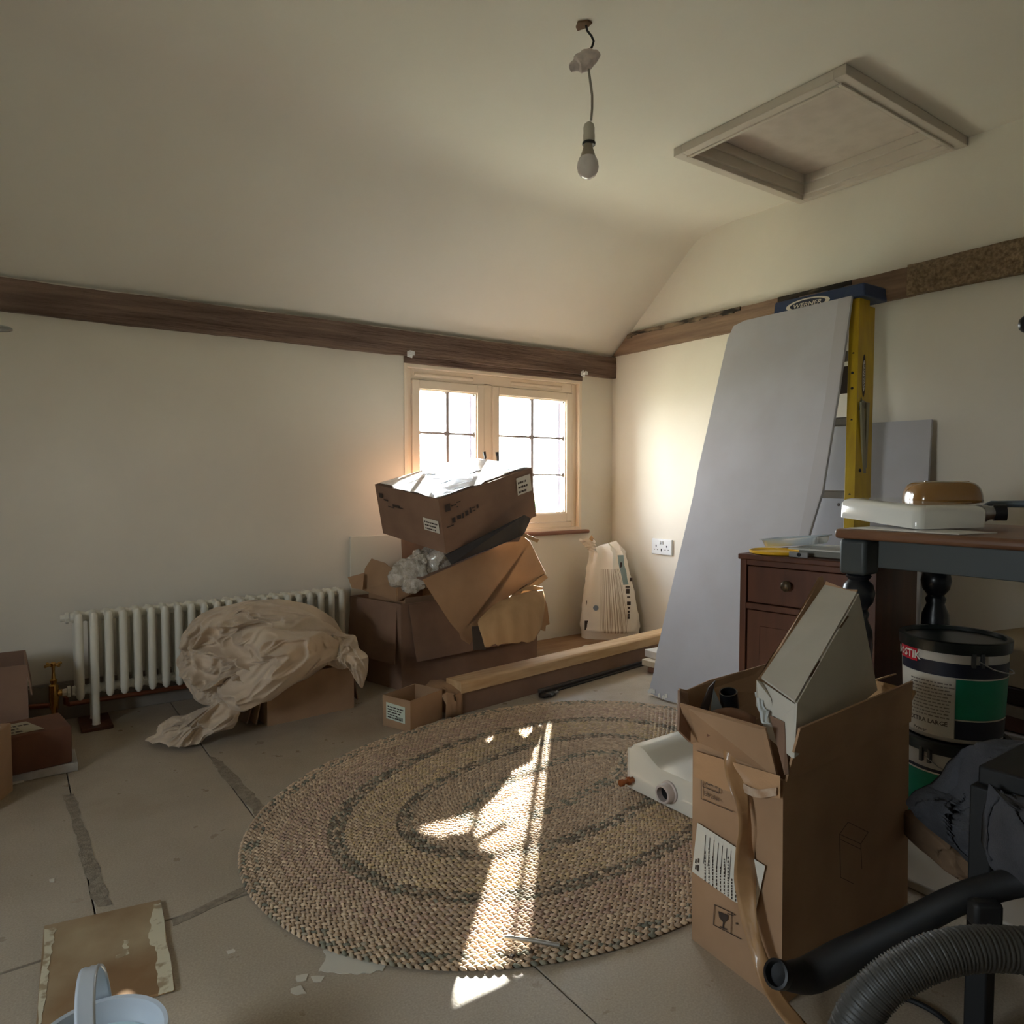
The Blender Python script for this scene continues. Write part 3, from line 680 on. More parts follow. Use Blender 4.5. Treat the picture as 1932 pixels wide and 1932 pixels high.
# bundles of small strips sticking out at the top right of this carton
mb = MB(); mb.slab([D(968,1003,3.10), D(978,1001,3.10), D(1008,1014,3.14), D(1017,1018,3.14), D(1014,1024,3.14), D(1000,1018,3.13), D(975,1008,3.10)], .003); mb.build('torn_strip', M['kraft'], sec)
mb = MB(); mb.slab([D(940,1018,3.07), D(962,1008,3.09), D(985,1011,3.11), D(978,1022,3.10), D(950,1024,3.08)], .003); mb.build('torn_strip', M['card_dark'], sec)
mb = MB(); mb.slab([D(840,1048,2.86), D(990,972,3.02), D(1002,978,3.06), D(988,1010,3.12), D(852,1065,2.86)], .003); mb.build('gap_shade_strip', mat('painted_gap_shade', S((48,46,48)), .5), sec)  # dark slab painted as the shade in the gap under the top box

# torn kraft carton half draped over the rim
kc = thing('torn_carton', 'torn light brown cardboard draped over the front right rim of the large carton', 'cardboard', (2.0, 2.8, .2))
rowsk = [[(905,1168,2.93),(935,1140,2.98),(965,1126,3.02),(1000,1116,3.06),(1024,1113,3.10)],
         [(902,1176,2.90),(933,1154,2.93),(966,1143,2.96),(1000,1136,3.00),(1028,1136,3.05)],
         [(905,1188,2.88),(934,1176,2.89),(968,1168,2.92),(1002,1164,2.96),(1024,1166,3.01)],
         [(909,1200,2.86),(935,1196,2.88),(970,1192,2.90),(1004,1190,2.94),(1020,1186,2.99)],
         [(915,1221,2.86),(940,1216,2.87),(972,1213,2.90),(1003,1210,2.93),(1010,1203,2.97)]]
def spline_grid(rows_, su=6, sv=6, jag=0):
    A = [[D(*p) for p in r] for r in rows_]
    def cr(p0,p1,p2,p3,t): return .5*((2*p1)+(-p0+p2)*t+(2*p0-5*p1+4*p2-p3)*t*t+(-p0+3*p1-3*p2+p3)*t**3)
    def dens(r, s):
        o = []
        for i in range(len(r)-1):
            for k in range(s):
                o.append(cr(r[max(i-1,0)], r[i], r[i+1], r[min(i+2,len(r)-1)], k/s))
        return o+[r[-1]]
    B = [dens(r, sv) for r in A]; B = list(zip(*[dens([row[j] for row in B], su) for j in range(len(B[0]))]))
    return [list(r) for r in B]
P = spline_grid(rowsk, 6, 6)
for j in range(len(P[-1])): P[-1][j] = P[-1][j]+V((0,0,1))*mnoise.noise(V((j*.9,3,0)))*.012; P[-2][j] = P[-2][j]+V((0,0,1))*mnoise.noise(V((j*.9,3,0)))*.004
for i, r in enumerate(P):
    for j in range(len(r)): r[j] = r[j]-_F*.0035*math.sin(j*1.25)
mb = MB(); mb.grid(P); mb.build('cardboard_sheet', M['kraft'], kc, smooth=True, solid=.004, fix=False)
mb = MB(); mb.slab([D(1018,1114,3.10), D(1026,1122,3.11), D(1033,1145,3.12), D(1037,1178,3.12), D(1030,1180,3.12), D(1029,1191,3.12), D(1021,1189,3.11), D(1021,1172,3.11), D(1012,1160,3.10), D(1010,1135,3.10)], .004); mb.build('ragged_flap', M['card'], kc)
mb = MB(); mb.slab([D(890,1182,2.90), D(912,1180,2.90), D(917,1226,2.875), D(893,1226,2.875)], .002); mb.build('torn_gap_shade', mat('deep_torn_shadow_card', S((62,50,40)), .9), kc)  # dark panel, its colour stands for the shade inside the torn hole
mb = MB(); mb.slab([D(1002,1104,3.08), D(1024,1108,3.12), D(1023,1118,3.13), D(1006,1113,3.09), D(975,1116,3.04)], .003); mb.build('ragged_flap', M['kraft'], kc)

# taped box on top
SC = 2.78/2.8
F0 = CAM+(V((1.374,2.456,.822))-CAM)*SC; a = V((-.073,.43,.058))*SC; b_ = V((.52,.09,.131))*SC; c_ = V((.052,.032,-.217))*SC
tb = thing('taped_box', 'brown box with taped sunlit lid tilted on top of the carton pile', 'box', tuple(F0+a*.5+b_*.5+c_))
mb = MB(); N = 8
def face(o, u, w2, amp, seed):
    P = []
    nrm = u.cross(w2).normalized()
    for i in range(N+1):
        r = []
        for j in range(N+1):
            s, t_ = i/N, j/N; e = math.sin(math.pi*s)*math.sin(math.pi*t_)
            r.append(o+u*s+w2*t_+nrm*(amp*e+mnoise.noise(V((s*2+seed, t_*2, 0)))*.004*e))
        P.append(r)
    mb.grid(P)
face(F0+c_, b_, -c_, .006, 1); face(F0+c_+a, -a, -c_, .006, 2); face(F0, b_, a, .010, 3); face(F0+c_, a, b_, .002, 4); face(F0+c_+a, b_, -c_, -.004, 5); face(F0+c_+b_, a, -c_, -.004, 6)
bm_o = mb.build('box_body', M['card_dark'], tb, fix=False)
wl = bm_o.modifiers.new('weld', 'WELD'); wl.merge_threshold = .001
nf = a.cross(c_).normalized()*-1; nr_ = b_.cross(c_).normalized()
nf = nf if nf.dot(_F) < 0 else -nf; nr_ = nr_ if nr_.dot(_F) < 0 else -nr_; nt_ = b_.cross(a).normalized(); nt_ = nt_ if nt_.z > 0 else -nt_
def TL(s, t_): return F0+a*s+c_*t_      # left face, s to the left
def TR(s, t_): return F0+b_*s+c_*t_     # right face
def TT(s, t_): return F0+b_*s+a*t_      # lid
labelpatch(tb, [TL(.255,.63), TL(.03,.63), TL(.03,.40), TL(.255,.40)], nf, 3, 4, proud=.006)
labelpatch(tb, [TR(.80,.44), TR(.965,.44), TR(.965,.10), TR(.80,.10)], nr_, 3, 5, proud=.006)
pr_ = MB()
for (s, t_, w2, h) in ((.04,.12,.05,.13),(.10,.17,.05,.02),(.155,.14,.04,.02),(.15,.22,.016,.02),(.09,.40,.03,.09),(.14,.39,.04,.07),(.19,.38,.02,.09),(.225,.36,.03,.09),(.27,.33,.02,.1),(.30,.34,.03,.02),(.30,.40,.03,.02),(.345,.32,.02,.07),(.03,.52,.07,.02)):
    q = [TR(s,t_+h), TR(s+w2,t_+h), TR(s+w2,t_), TR(s,t_)]; pr_.add([p+nr_*.007 for p in q], [(0,1,2,3)])
for (s, t_, w2, h) in ((.93,.14,.06,.09),(.86,.24,.07,.03),(.72,.30,.12,.05),(.62,.33,.07,.02),(.80,.36,.1,.02)):
    q = [TL(s,t_+h), TL(s-w2,t_+h), TL(s-w2,t_), TL(s,t_)]; pr_.add([p+nf*.007 for p in q], [(0,1,2,3)])
o = pr_.build('print', M['ink'], tb); o['kind'] = 'stuff'
tapem = mat('glossy_clear_tape', S((240,242,244)), .16, S((214,218,222)), 18, bump=.35, bscale=25, coat=1.0, bdist=.004)
def strip(name, s0, t0, s1, t1, w2, seed):
    p0 = TT(s0, t0); p1 = TT(s1, t1); d_ = (p1-p0).normalized(); sd_ = d_.cross(nt_).normalized()*w2/2; P = []
    for i in range(15):
        t_ = i/14; p = p0.lerp(p1, t_)
        def bulge(q):
            rel = q-F0; return .010*math.sin(math.pi*min(1,max(0,rel.dot(b_)/b_.length_squared)))*math.sin(math.pi*min(1,max(0,rel.dot(a)/a.length_squared)))
        row = []
        for k in range(5):
            q = p+sd_*(k/2-1); row.append(q+nt_*(bulge(q)+.0045+.0045*mnoise.noise(V((t_*5, k*1.1, seed)))))
        P.append(row)
    m_ = MB(); m_.grid(P); m_.build(name, tapem, tb, smooth=True, fix=False)
strip('tape_strip', .0, .50, 1.0, .52, .16, 1); strip('tape_strip', .03, .17, .97, .20, .13, 2); strip('tape_strip', .03, .80, .97, .82, .13, 3)
strip('tape_strip', .08, .03, .12, .97, .09, 4); strip('tape_strip', .92, .03, .90, .97, .08, 5); strip('tape_strip', .33, .04, .62, .96, .12, 6); strip('tape_strip', .5, .03, .25, .95, .06, 7)

# ------------------------------------------------------------------ small open box with label
sb = thing('small_box', 'small open brown box with a printed label standing on the floor beside the rug', 'box', (1.21, 2.36, 0))
q0 = V((1.151,2.267,0)); qa = V((-.048,.127,0)); qb = V((.166,.064,0)); h = V((0,0,.112))
bt = [q0, q0+qb, q0+qa+qb, q0+qa]; carton_body(sb, bt, [p+h for p in bt], M['card'], t=.004)
nn = qa.cross(V((0,0,1))).normalized(); nn = nn if nn.dot(_F) < 0 else -nn
def SL(s, z): return q0+qa*s+V((0,0,z))
lb = labelpatch(sb, [SL(.86,.030), SL(.18,.026), SL(.18,.086), SL(.86,.090)], nn, 5, 8, m=mat('pale_green_label', S((206,214,196)), .6), barcode=True)

# ------------------------------------------------------------------ timber on long carton
lc = thing('long_carton', 'long low brown carton lying in front of the pile under the timber', 'box', (2.07, 2.46, 0))
e0 = V((1.335,2.325,0)); dirx = V((1.485,.185,0)).normalized(); dy_ = V((-dirx.y, dirx.x, 0))
L_ = 1.47; bt = [e0+dirx*.03, e0+dirx*L_, e0+dirx*L_+dy_*.135, e0+dirx*.03+dy_*.135]
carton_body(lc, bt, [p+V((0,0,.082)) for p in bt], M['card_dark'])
mb = MB(); P = []
for i in range(9):
    r = []
    for (yy, zz) in ((0,.002),(0,.05),(.0,.088),(.06,.104),(.135,.106)):
        p = e0+dirx*(-.012+.010*i)+dy_*yy+V((0,0,zz)); k = (8-i)/8
        r.append(p+V((mnoise.noise(p*30+V((0,0,i))), mnoise.noise(p*28), mnoise.noise(p*34)))*.028*k+dy_*(-.006))
    P.append(r)
mb.grid(P); mb.build('crushed_end', M['card'], lc, solid=.004, fix=False, smooth=True, auto=30)
tm = MB(); t0 = e0+dirx*.06+V((0,0,.083)); nseg = 12; P = []
for i in range(nseg+1):
    p = t0+dirx*(1.40*i/nseg); P.append([p-dy_*.010, p+dy_*.085, p+dy_*.085+V((0,0,.042)), p+dy_*.0+V((0,0,.045)), p-dy_*.010+V((0,0,.038)), p-dy_*.010])
tm.grid(P); 
for e in (0, nseg): tm.add(P[e][:5], [(0,1,2,3,4)])
tag(tm.build('timber', M['pine'], bevel=.002), 'long pale planed timber lying on the low carton, pointing to the corner', 'timber')
tag(MB().hexa([V((1.78,2.585,.0005)), V((2.90,2.70,.0005)), V((2.92,3.13,.0005)), V((2.17,3.13,.0005)), V((1.78,2.585,.012)), V((2.90,2.70,.012)), V((2.92,3.13,.012)), V((2.17,3.13,.012))]).build('brown_board', mat('brown_hardboard', S((156,124,92)), .75, S((134,100,70)), 5, (.5,3,1), 7, bump=.2), bevel=.001), 'brown hardboard sheet lying flat on the floor in the corner under the sack', 'board')
p = ZP(1106,1219,.012); tag(MB().slab([p+V((-.03,.0,.001)), p+V((.01,-.02,.001)), p+V((.045,-.005,.001)), p+V((.01,.02,.001))], (0,0,.001)).build('paper_scrap', M['paper']), 'small white paper scrap on the brown board behind the timber', 'scrap')
# dark trims on the floor in front of the timber
e1 = V((1.775,2.335,0)); d1 = (V((2.60,2.452,0))-e1).normalized(); n1_ = V((-d1.y,d1.x,0))
for k, (off, w2, h_, l0, l1, lab) in enumerate(((0,.020,.010,.02,.86,'thin black trim strip lying on the floor nearest the rug, in front of the timber'), (.024,.026,.016,.04,.90,'dark grey trim strip lying on the floor against the long carton'))):
    p = e1+n1_*off; bt = [p+d1*l0, p+d1*l1, p+d1*l1+n1_*w2, p+d1*l0+n1_*w2]
    tag(MB().hexa([q+V((0,0,.0005)) for q in bt]+[q+V((0,0,h_)) for q in bt]).build('trim_strip', M['black'] if k == 0 else mat('dark_grey_trim', S((70,66,62)), .5), bevel=.002), lab, 'strip')
P = []; cB = V((1.815,2.318,.012))
for i in range(17):
    t = i/16; s = t*2-1; rr = max(.001, 1-s*s)**.5; row = []
    for j in range(14):
        a_ = 2*math.pi*j/14; q = cB+d1*s*.058+(n1_*math.cos(a_)*.020+V((0,0,1))*math.sin(a_)*.011)*rr
        row.append(q+V((mnoise.noise(q*60), mnoise.noise(q*60+V((4,0,0))), mnoise.noise(q*60+V((0,4,0)))))*.007*rr)
    row.append(row[0]); P.append(row)
for r in P:
    for j in range(len(r)): r[j] = V((r[j].x, r[j].y, max(.001, r[j].z)))
mb = MB(); mb.grid(P); tag(mb.build('black_bag_scrap', M['black'], smooth=True, auto=30), 'crumpled black plastic scrap at the left end of the trim strips', 'plastic scrap')

# ------------------------------------------------------------------ paper sack in the corner
sk = thing('paper_sack', 'white paper plaster sack with twisted open top standing in the corner', 'sack', (2.80, 3.03, .0125))
ctr = [(1150,1197,0),(1152,1120,0),(1150,1060,0),(1150,1020,0)]
prof_l = [(1097,1192),(1094,1180),(1096,1150),(1102,1110),(1107,1072),(1112,1045),(1113,1034)]
prof_r = [(1205,1196),(1207,1182),(1202,1148),(1192,1100),(1183,1070),(1178,1040),(1160,1021)]
dd = 4.04; P = []; seg = 40
smap = []
for i in range(len(prof_l)-1):
    for k in range(6): smap.append((i, k/6))
smap.append((len(prof_l)-2, 1.0))
nrow = len(smap)
for ii, (i, fr_) in enumerate(smap):
    l = V(prof_l[i]).lerp(V(prof_l[i+1]), fr_) if False else (prof_l[i][0]*(1-fr_)+prof_l[i+1][0]*fr_, prof_l[i][1]*(1-fr_)+prof_l[i+1][1]*fr_)
    r = (prof_r[i][0]*(1-fr_)+prof_r[i+1][0]*fr_, prof_r[i][1]*(1-fr_)+prof_r[i+1][1]*fr_)
    pl = D(l[0], l[1], dd); pr2_ = D(r[0], r[1], dd); c0 = (pl+pr2_)/2; hx = (pr2_-pl)/2
    t = ii/(nrow-1); depth = .060*(1-t)**.6+.020
    if t < .08: depth *= .8+.2*t/.08
    row = []
    for j in range(seg):
        a_ = 2*math.pi*j/seg; ca, sa = math.cos(a_), math.sin(a_)
        q = c0+hx*math.copysign(abs(ca)**.8, ca)+_F*(sa*depth)
        g = t**1.2; fold = math.sin(a_*9+2.5*math.sin(t*3))*.012*g+abs(mnoise.noise(V((a_*3.2, t*2.5, 2))))*.022*g+mnoise.noise(q*26)*.006
        nrm = (hx.normalized()*ca+_F*sa).normalized()
        row.append(q+nrm*(fold-.006*g))
    row.append(row[0]); P.append(row)
zmin = min(p.z for p in P[0])
for r in P:
    for k_ in range(len(r)): r[k_] = V((min(2.935, r[k_].x), min(3.145, r[k_].y), max(.0128, r[k_].z-.0)))
for k_ in range(len(P[0])): P[0][k_] = V((P[0][k_].x, P[0][k_].y, .0128))
bagm = bpy.data.materials.new('printed_sack_paper'); bagm.use_nodes = True; t = bagm.node_tree; bs = t.nodes['Principled BSDF']; bs.inputs['Roughness'].default_value = .6
uvn = t.nodes.new('ShaderNodeUVMap'); spx = t.nodes.new('ShaderNodeSeparateXYZ'); t.links.new(uvn.outputs[0], spx.inputs[0])
def math_(op, a_, b2=None):
    n = t.nodes.new('ShaderNodeMath'); n.operation = op
    for i, s in enumerate((a_, b2)):
        if s is None: continue
        if isinstance(s, (int, float)): n.inputs[i].default_value = s
        else: t.links.new(s, n.inputs[i])
    return n.outputs[0]
u_, v_ = spx.outputs[0], spx.outputs[1]
def band_(x, lo, hi): return math_('MULTIPLY', math_('GREATER_THAN', x, lo), math_('LESS_THAN', x, hi))
wv = t.nodes.new('ShaderNodeTexNoise'); wv.noise_dimensions = '1D'; wv.inputs['Scale'].default_value = 60; wv.inputs['Detail'].default_value = 1; t.links.new(u_, wv.inputs['W'])
stripes = math_('GREATER_THAN', wv.outputs[0], .52)
area = math_('MULTIPLY', band_(u_, .36, .74), band_(v_, .03, .66)); st = math_('MULTIPLY', stripes, area)
mx = t.nodes.new('ShaderNodeMix'); mx.data_type = 'RGBA'; mx.inputs[6].default_value = (*S((240,232,220)),1); mx.inputs[7].default_value = (*S((176,160,142)),1); t.links.new(st, mx.inputs[0])
mx2 = t.nodes.new('ShaderNodeMix'); mx2.data_type = 'RGBA'; mx2.inputs[7].default_value = (*S((130,150,150)),1); t.links.new(mx.outputs[2], mx2.inputs[6]); t.links.new(math_('MULTIPLY', band_(u_, .76, .88), band_(v_, .50, .80)), mx2.inputs[0])
t.links.new(mx2.outputs[2], bs.inputs['Base Color'])
mb = MB(); mb.grid(P); mb.add([P[0][j] for j in range(seg)], [tuple(range(seg))])
so = mb.build('sack_body', bagm, sk, smooth=True, auto=50, fix=False)
uvl = so.data.uv_layers.new(name='UVMap'); nv = seg+1
for pg in so.data.polygons:
    for li in pg.loop_indices:
        vi = so.data.loops[li].vertex_index
        if vi < nrow*nv: ri_, ci = divmod(vi, nv)
        else: ri_, ci = 0, 0
        a_ = 2*math.pi*ci/seg; fx = .5+.5*math.cos(a_) if a_ > math.pi or True else 0
        uvl.data[li].uv = (fx, ri_/(nrow-1))
def SK(px, py, dd_=3.765): return D(px, py, dd_)
ink = MB()
uu = _R; vv_ = -V((0,0,1))
def sackmark(px, py, w2, h_, s=0):
    p = SK(px, py, 3.768); p = p-_F*(.004); ink.add([p, p+_R*w2, p+_R*(w2+s)-V((0,0,h_)), p+_R*s-V((0,0,h_))], [(0,1,2,3)])
def bagray(px, py):
    # nearest front surface point of the sack along the pixel ray
    best = None
    for r in P:
        for q in r:
            rel = q-CAM; d_ = rel.dot(_F); x_ = CX+FPX*rel.dot(_R)/d_; y_ = CX-FPX*rel.dot(_U)/d_
            e = (x_-px)**2+(y_-py)**2
            if d_ < 4.05 and (best is None or e < best[0]): best = (e, d_)
    return D(px, py, best[1]-.006)
for (x_, y_, w_px, h_px) in ((1181,1111,7,9),(1183,1125,6,3),(1183,1135,7,7),(1184,1145,5,4),(1184,1152,4,5),(1184,1158,4,4),(1184,1163,4,5),(1106,1133,4,12),(1103,1171,11,18),(1170,1061,4,10),(1188,1090,5,7),(1180,1106,8,3)):
    p = bagray(x_, y_); s_ = 3.98/FPX; n_ = V((0,0,1)); ink.add([p, p+_R*w_px*s_, p+_R*w_px*s_-n_*h_px*s_, p-n_*h_px*s_], [(0,1,2,3)])
io = ink.build('print', M['ink'], sk); io['kind'] = 'stuff'
p = bagray(1124, 1147); mb = MB(); mb.lathe(p-_F*.001, [(.015,0),(.015,.001)], 18, axis=-_F); o_ = mb.build('round_mark', mat('grey_blue_print', S((120,134,148)), .7), sk)
# twisted ear at the top left
P2 = []
for i in range(12):
    t_ = i/11; c0 = D(1116-10*t_+ (4 if i % 3 == 0 else 0), 1040-22*t_, 4.0); rr = .012+.026*t_*(1-.2*t_); row = []
    for j in range(16):
        a_ = 2*math.pi*j/16; q = c0+_R*math.cos(a_)*rr*1.2+_F*math.sin(a_)*rr*.6+V((0,0,math.sin(a_*3)*.008*t_)); row.append(q+V((1,1,1))*mnoise.noise(q*60)*.006)
    row.append(row[0]); P2.append(row)
mb = MB(); mb.grid(P2); mb.build('twisted_top', mat('plain_sack_paper', S((226,212,194)), .6), sk, smooth=True, auto=35, fix=False)
mb = MB(); mb.slab([D(1107,1024,4.0), D(1116,1009,4.02), D(1122,1019,4.01), D(1117,1027,4.0)], .002); mb.build('paper_corner', M['kraft'], sk)
# ------------------------------------------------------------------ leaning plasterboard
ps = MB()
outl = [V((2.163,2.092,.012)), V((2.158,2.00,.004)), V((2.156,1.90,.010)), V((2.155,1.78,.002)), V((2.155,1.60,.004)), V((2.365,1.515,.66)), V((2.432,1.492,.86)), V((2.56,1.508,1.25)), V((2.671,1.532,1.607)), V((2.668,1.75,1.603)), V((2.665,2.02,1.600)), V((2.660,2.075,1.585)), V((2.640,2.092,1.53)), V((2.45,2.094,.92)), V((2.42,2.088,.83)), V((2.30,2.094,.44)), V((2.215,2.096,.17)), V((2.19,2.088,.09))]
pn = V((-1.6,0,.51)).normalized()
def on_pl(p): x = 2.163+.3175*p.z; return V((x, p.y, p.z))
outl = [on_pl(p) for p in outl]
bd = thing('plasterboard', 'tall grey plasterboard strip leaning against the yellow stepladder, nearest the corner', 'plasterboard', (2.16, 1.8, 0))
o = MB().slab(outl, pn*-.0125).build('board_core', M['gypsum'], bd); 
MB().slab([on_pl(V((0,1.575,.02))), on_pl(V((0,1.535,.5)))+V((0,.01,0)), on_pl(V((0,1.555,1.2))), on_pl(V((0,1.585,1.604))), on_pl(V((0,1.536,1.606))), on_pl(V((0,1.510,1.25))), on_pl(V((0,1.494,.86))), on_pl(V((0,1.518,.66))), on_pl(V((0,1.565,.02)))], pn*.0006).build('tapered_edge', mat('plasterboard_edge_band', S((180,178,182)), .85), bd)
cr = MB(); rnd = random.Random(5)
for k in range(14):
    y = 2.092-rnd.random()**1.6*.20; z = .004+rnd.uniform(0,.02); w_ = rnd.uniform(.005,.016); z *= .6
    p = on_pl(V((0,y,z)))+pn*.001; cr.slab([p, p+V((0,-w_,.004)), p+V((.004,-w_*.6,.020)), p+V((.003,.004,.014))], pn*.002)
o = cr.build('crumbled_edge', mat('white_gypsum_core', S((224,222,216)), .9), bd); o['kind'] = 'stuff'
b2 = MB(); b2.slab([V((2.72,1.30,.002)), V((2.72,1.96,.002)), V((2.895,1.98,1.135)), V((2.885,1.325,1.130)), V((2.84,1.314,.82)), V((2.80,1.306,.52))], .012)
tag(b2.build('plasterboard', M['gypsum']), 'shorter grey plasterboard offcut leaning on the right wall behind the ladder', 'plasterboard')

# ------------------------------------------------------------------ stepladder
ld = thing('stepladder', 'yellow fibreglass stepladder with blue top cap, folded against the right wall', 'ladder', (2.6, 1.68, 0))
def lx(z): return 2.495+.130*z
def yr(z): return 1.408+.068*z      # near rail outer face
def yl(z): return 1.965-.060*z
def rail(name, ya_fn, sgn, x_off, dep_, wth, m, z1=1.60):
    mb = MB(); P = []
    for z in (0.0, .4, .8, 1.2, z1):
        x = lx(z)+x_off; y = ya_fn(z); t = .005
        # C channel: web on the outside, flanges turned inward
        c = [(x, y), (x+dep_, y), (x+dep_, y+sgn*wth), (x+dep_-t, y+sgn*wth), (x+dep_-t, y+sgn*t), (x+t, y+sgn*t), (x+t, y+sgn*wth), (x, y+sgn*wth)]
        P.append([V((a_, b_, z)) for a_, b_ in c+[c[0]]])
    mb.grid(P)
    for e in (0, -1): mb.add(P[e][:8], [tuple(range(8))])
    return mb.build(name, m, ld, bevel=.0015)
rail('front_rail', yr, 1, 0, .076, .040, M['yellow']); rail('front_rail', yl, -1, 0, .076, .040, M['yellow'])
rail('rear_rail', lambda z: yr(z)+.006, 1, .082, .045, .03, M['yellow'], 1.58); rail('rear_rail', lambda z: yl(z)-.006, -1, .082, .045, .03, M['yellow'], 1.58)
for k, z in enumerate((.285, .57, .858, 1.142, 1.40)):
    x = lx(z); s_ = MB()
    s_.box((x+.004, yr(z)+.006, z-.004), (x+.072, yl(z)-.006, z)).box((x+.004, yr(z)+.006, z-.030), (x+.008, yl(z)-.006, z-.004)).box((x+.068, yr(z)+.006, z-.030), (x+.072, yl(z)-.006, z-.004))
    so_ = s_.build('step', M['alu'], ld, bevel=.001)
    for (yy, sg) in ((yr(z), -1), (yl(z), 1)):
        for xx in (x+.016,):
            MB().tube([(x-.002, yy+.0-sg*.018, z-.014), (x+.004, yy-sg*.018, z-.014)], .0045, 8).build('rivet', M['blackmatt'], so_)
for z in (1.31, 1.25):
    MB().tube([(lx(z)-.002, yr(z)+.02, z), (lx(z)+.003, yr(z)+.02, z)], .0055, 8).build('rivet', M['blackmatt'], ld)
mb = MB(); z = 1.28; mb.box((lx(z)+.01, yr(z)+.042, 1.235), (lx(z)+.014, yr(z)+.09, 1.34)); mb.build('pail_bracket', mat('brown_grey_bracket', S((78,64,58)), .6), ld)
# grey spreader bar on the near rail web
mb = MB(); mb.obox((lx(1.05)+.040, yr(1.05)-.005, 1.060), (.010,0,.0), (0,.004,.0), (-.012,0,.135)); mb.obox((lx(1.05)+.066, yr(1.05)-.004, 1.07), (.008,0,0), (0,.004,0), (.006,0,.125)); mb.obox((lx(1.17)+.055, yr(1.17)-.004, 1.185), (.022,0,-.006), (0,.004,0), (0,0,.012))
o = mb.build('spreader_bar', mat('grey_spreader', S((140,134,108)), .5), ld, bevel=.001)
MB().tube([(lx(.95)+.030, yr(.95)-.004, .935), (lx(.95)+.030, yr(.95)+.002, .935)], .007, 10).build('rivet', M['blackmatt'], ld)
cap = MB(); cx0, cx1_, cy0, cy1 = 2.684, 2.862, 1.487, 1.885
cap.hexa([V((cx0,cy0,1.600)), V((cx1_,cy0+.004,1.60)), V((cx1_,cy1,1.60)), V((cx0,cy1,1.60)), V((cx0+.004,cy0+.004,1.652)), V((cx1_-.008,cy0+.008,1.655)), V((cx1_-.008,cy1-.008,1.655)), V((cx0+.004,cy1-.004,1.652))])
co_ = cap.build('top_cap', M['blue'], ld, bevel=.006, bseg=3)
# oval badge and lettering on the cap front and the rail web
def oval(mb, c, u, v, a_, b_, proud, n=28):
    u = V(u).normalized(); v = V(v).normalized(); n_ = u.cross(v); mb.add([V(c)+n_*proud+u*a_*math.cos(2*math.pi*k/n)+v*b_*math.sin(2*math.pi*k/n) for k in range(n)], [tuple(range(n))])
bu = V((0,-1,0)); bv = V((.0,0,1)); bc = V((cx0, 1.725, 1.616))
bw = MB(); oval(bw, bc, bu, bv, .098, .024, .0012); wb2 = bw.build('badge_oval', M['paper'], co_)
bk_ = MB(); oval(bk_, bc, bu, bv, .080, .0185, .0018); bk_.build('badge_oval', mat('badge_navy', S((22,32,56)), .5), wb2)
tx = MB(); text_mb(tx, 'WERNER', bc-bu*.062-bv*.009, bu, bv, .024, proud=.0026, shear=.25, width=.124); o = tx.build('lettering', M['paper'], co_); o['kind'] = 'stuff'
z = 1.30; rc_ = V((lx(z)+.042, yr(z), z)); ru = V((.13,.068,1)).normalized(); rv = V((-1,0,0))
rbk = MB(); oval(rbk, rc_, ru, rv, .085, .0135, .0012); ro = rbk.build('badge_oval', M['ink'], ld)
rwt = MB(); oval(rwt, rc_, ru, rv, .062, .0098, .0018); rwt.build('badge_oval', M['paper'], ro)
tx = MB(); text_mb(tx, 'WERNER', rc_-ru*.048-rv*.005, ru, rv, .0145, proud=.0024, shear=.2, width=.094); o = tx.build('lettering', M['ink'], ro); o['kind'] = 'stuff'
wt = MB(); p = V((lx(1.16)+.012, yr(1.16)-.0008, 1.165)); wt.add([p, p+V((.045,0,.0)), p+V((.016,0,.055))], [(0,1,2)]); wt.build('warning_sticker', mat('green_grey_sticker', S((70,74,50)), .5), ld)

# ------------------------------------------------------------------ drawer cabinet
ca = V((1.985,1.505,.0125)); du = V((.14,-.99,0)).normalized(); dv = V((.99,.14,0)).normalized(); CW, CD_, CH = .43, .345, .643
cab = thing('cabinet', 'dark brown wooden bedside cabinet with one drawer above a door, beside the plasterboard', 'cabinet', tuple(ca+du*CW/2+dv*CD_/2))
def cp(s, d_, z): return ca+du*s+dv*d_+V((0,0,z))
def cbox(mb, s0, s1, d0, d1, z0, z1): mb.hexa([cp(s0,d0,z0), cp(s0,d1,z0), cp(s1,d1,z0), cp(s1,d0,z0), cp(s0,d0,z1), cp(s0,d1,z1), cp(s1,d1,z1), cp(s1,d0,z1)])
mb = MB(); cbox(mb, 0, .022, 0, CD_, 0, CH-.018); mb.build('side_panel', M['darkwood'], cab, bevel=.002)
mb = MB(); cbox(mb, CW-.022, CW, 0, CD_, 0, CH-.018); mb.build('side_panel', M['darkwood'], cab, bevel=.002)
mb = MB(); cbox(mb, .022, CW-.022, CD_-.012, CD_, .02, CH-.018); mb.build('back_panel', M['darkwood'], cab)
mb = MB(); cbox(mb, -.006, CW+.006, -.006, CD_, CH-.018, CH); mb.build('cabinet_top', M['darkwood'], cab, bevel=.004, bseg=3)
for (z0_, z1_) in ((CH-.036, CH-.018), (.462, .482), (.0, .05)):
    mb = MB(); cbox(mb, .022, CW-.022, .002, .022, z0_, z1_); mb.build('front_rail', M['darkwood'], cab, bevel=.0015)
mb = MB(); cbox(mb, .025, CW-.025, .006, .022, .485, CH-.039); dr = mb.build('drawer', M['darkwood'], cab, bevel=.002)
mb = MB(); mb.lathe(cp(.165, .006, .552), [(.007,0),(.008,.010),(.016,.016),(.017,.022),(.012,.028),(.004,.030)], 20, axis=-dv); mb.build('knob', mat('dark_brass_knob', S((80,66,48)), .4, metal=.5), dr, smooth=True)
mb = MB(); cbox(mb, .025, CW-.025, .006, .022, .053, .459); do = mb.build('door', M['darkwood'], cab, bevel=.002)
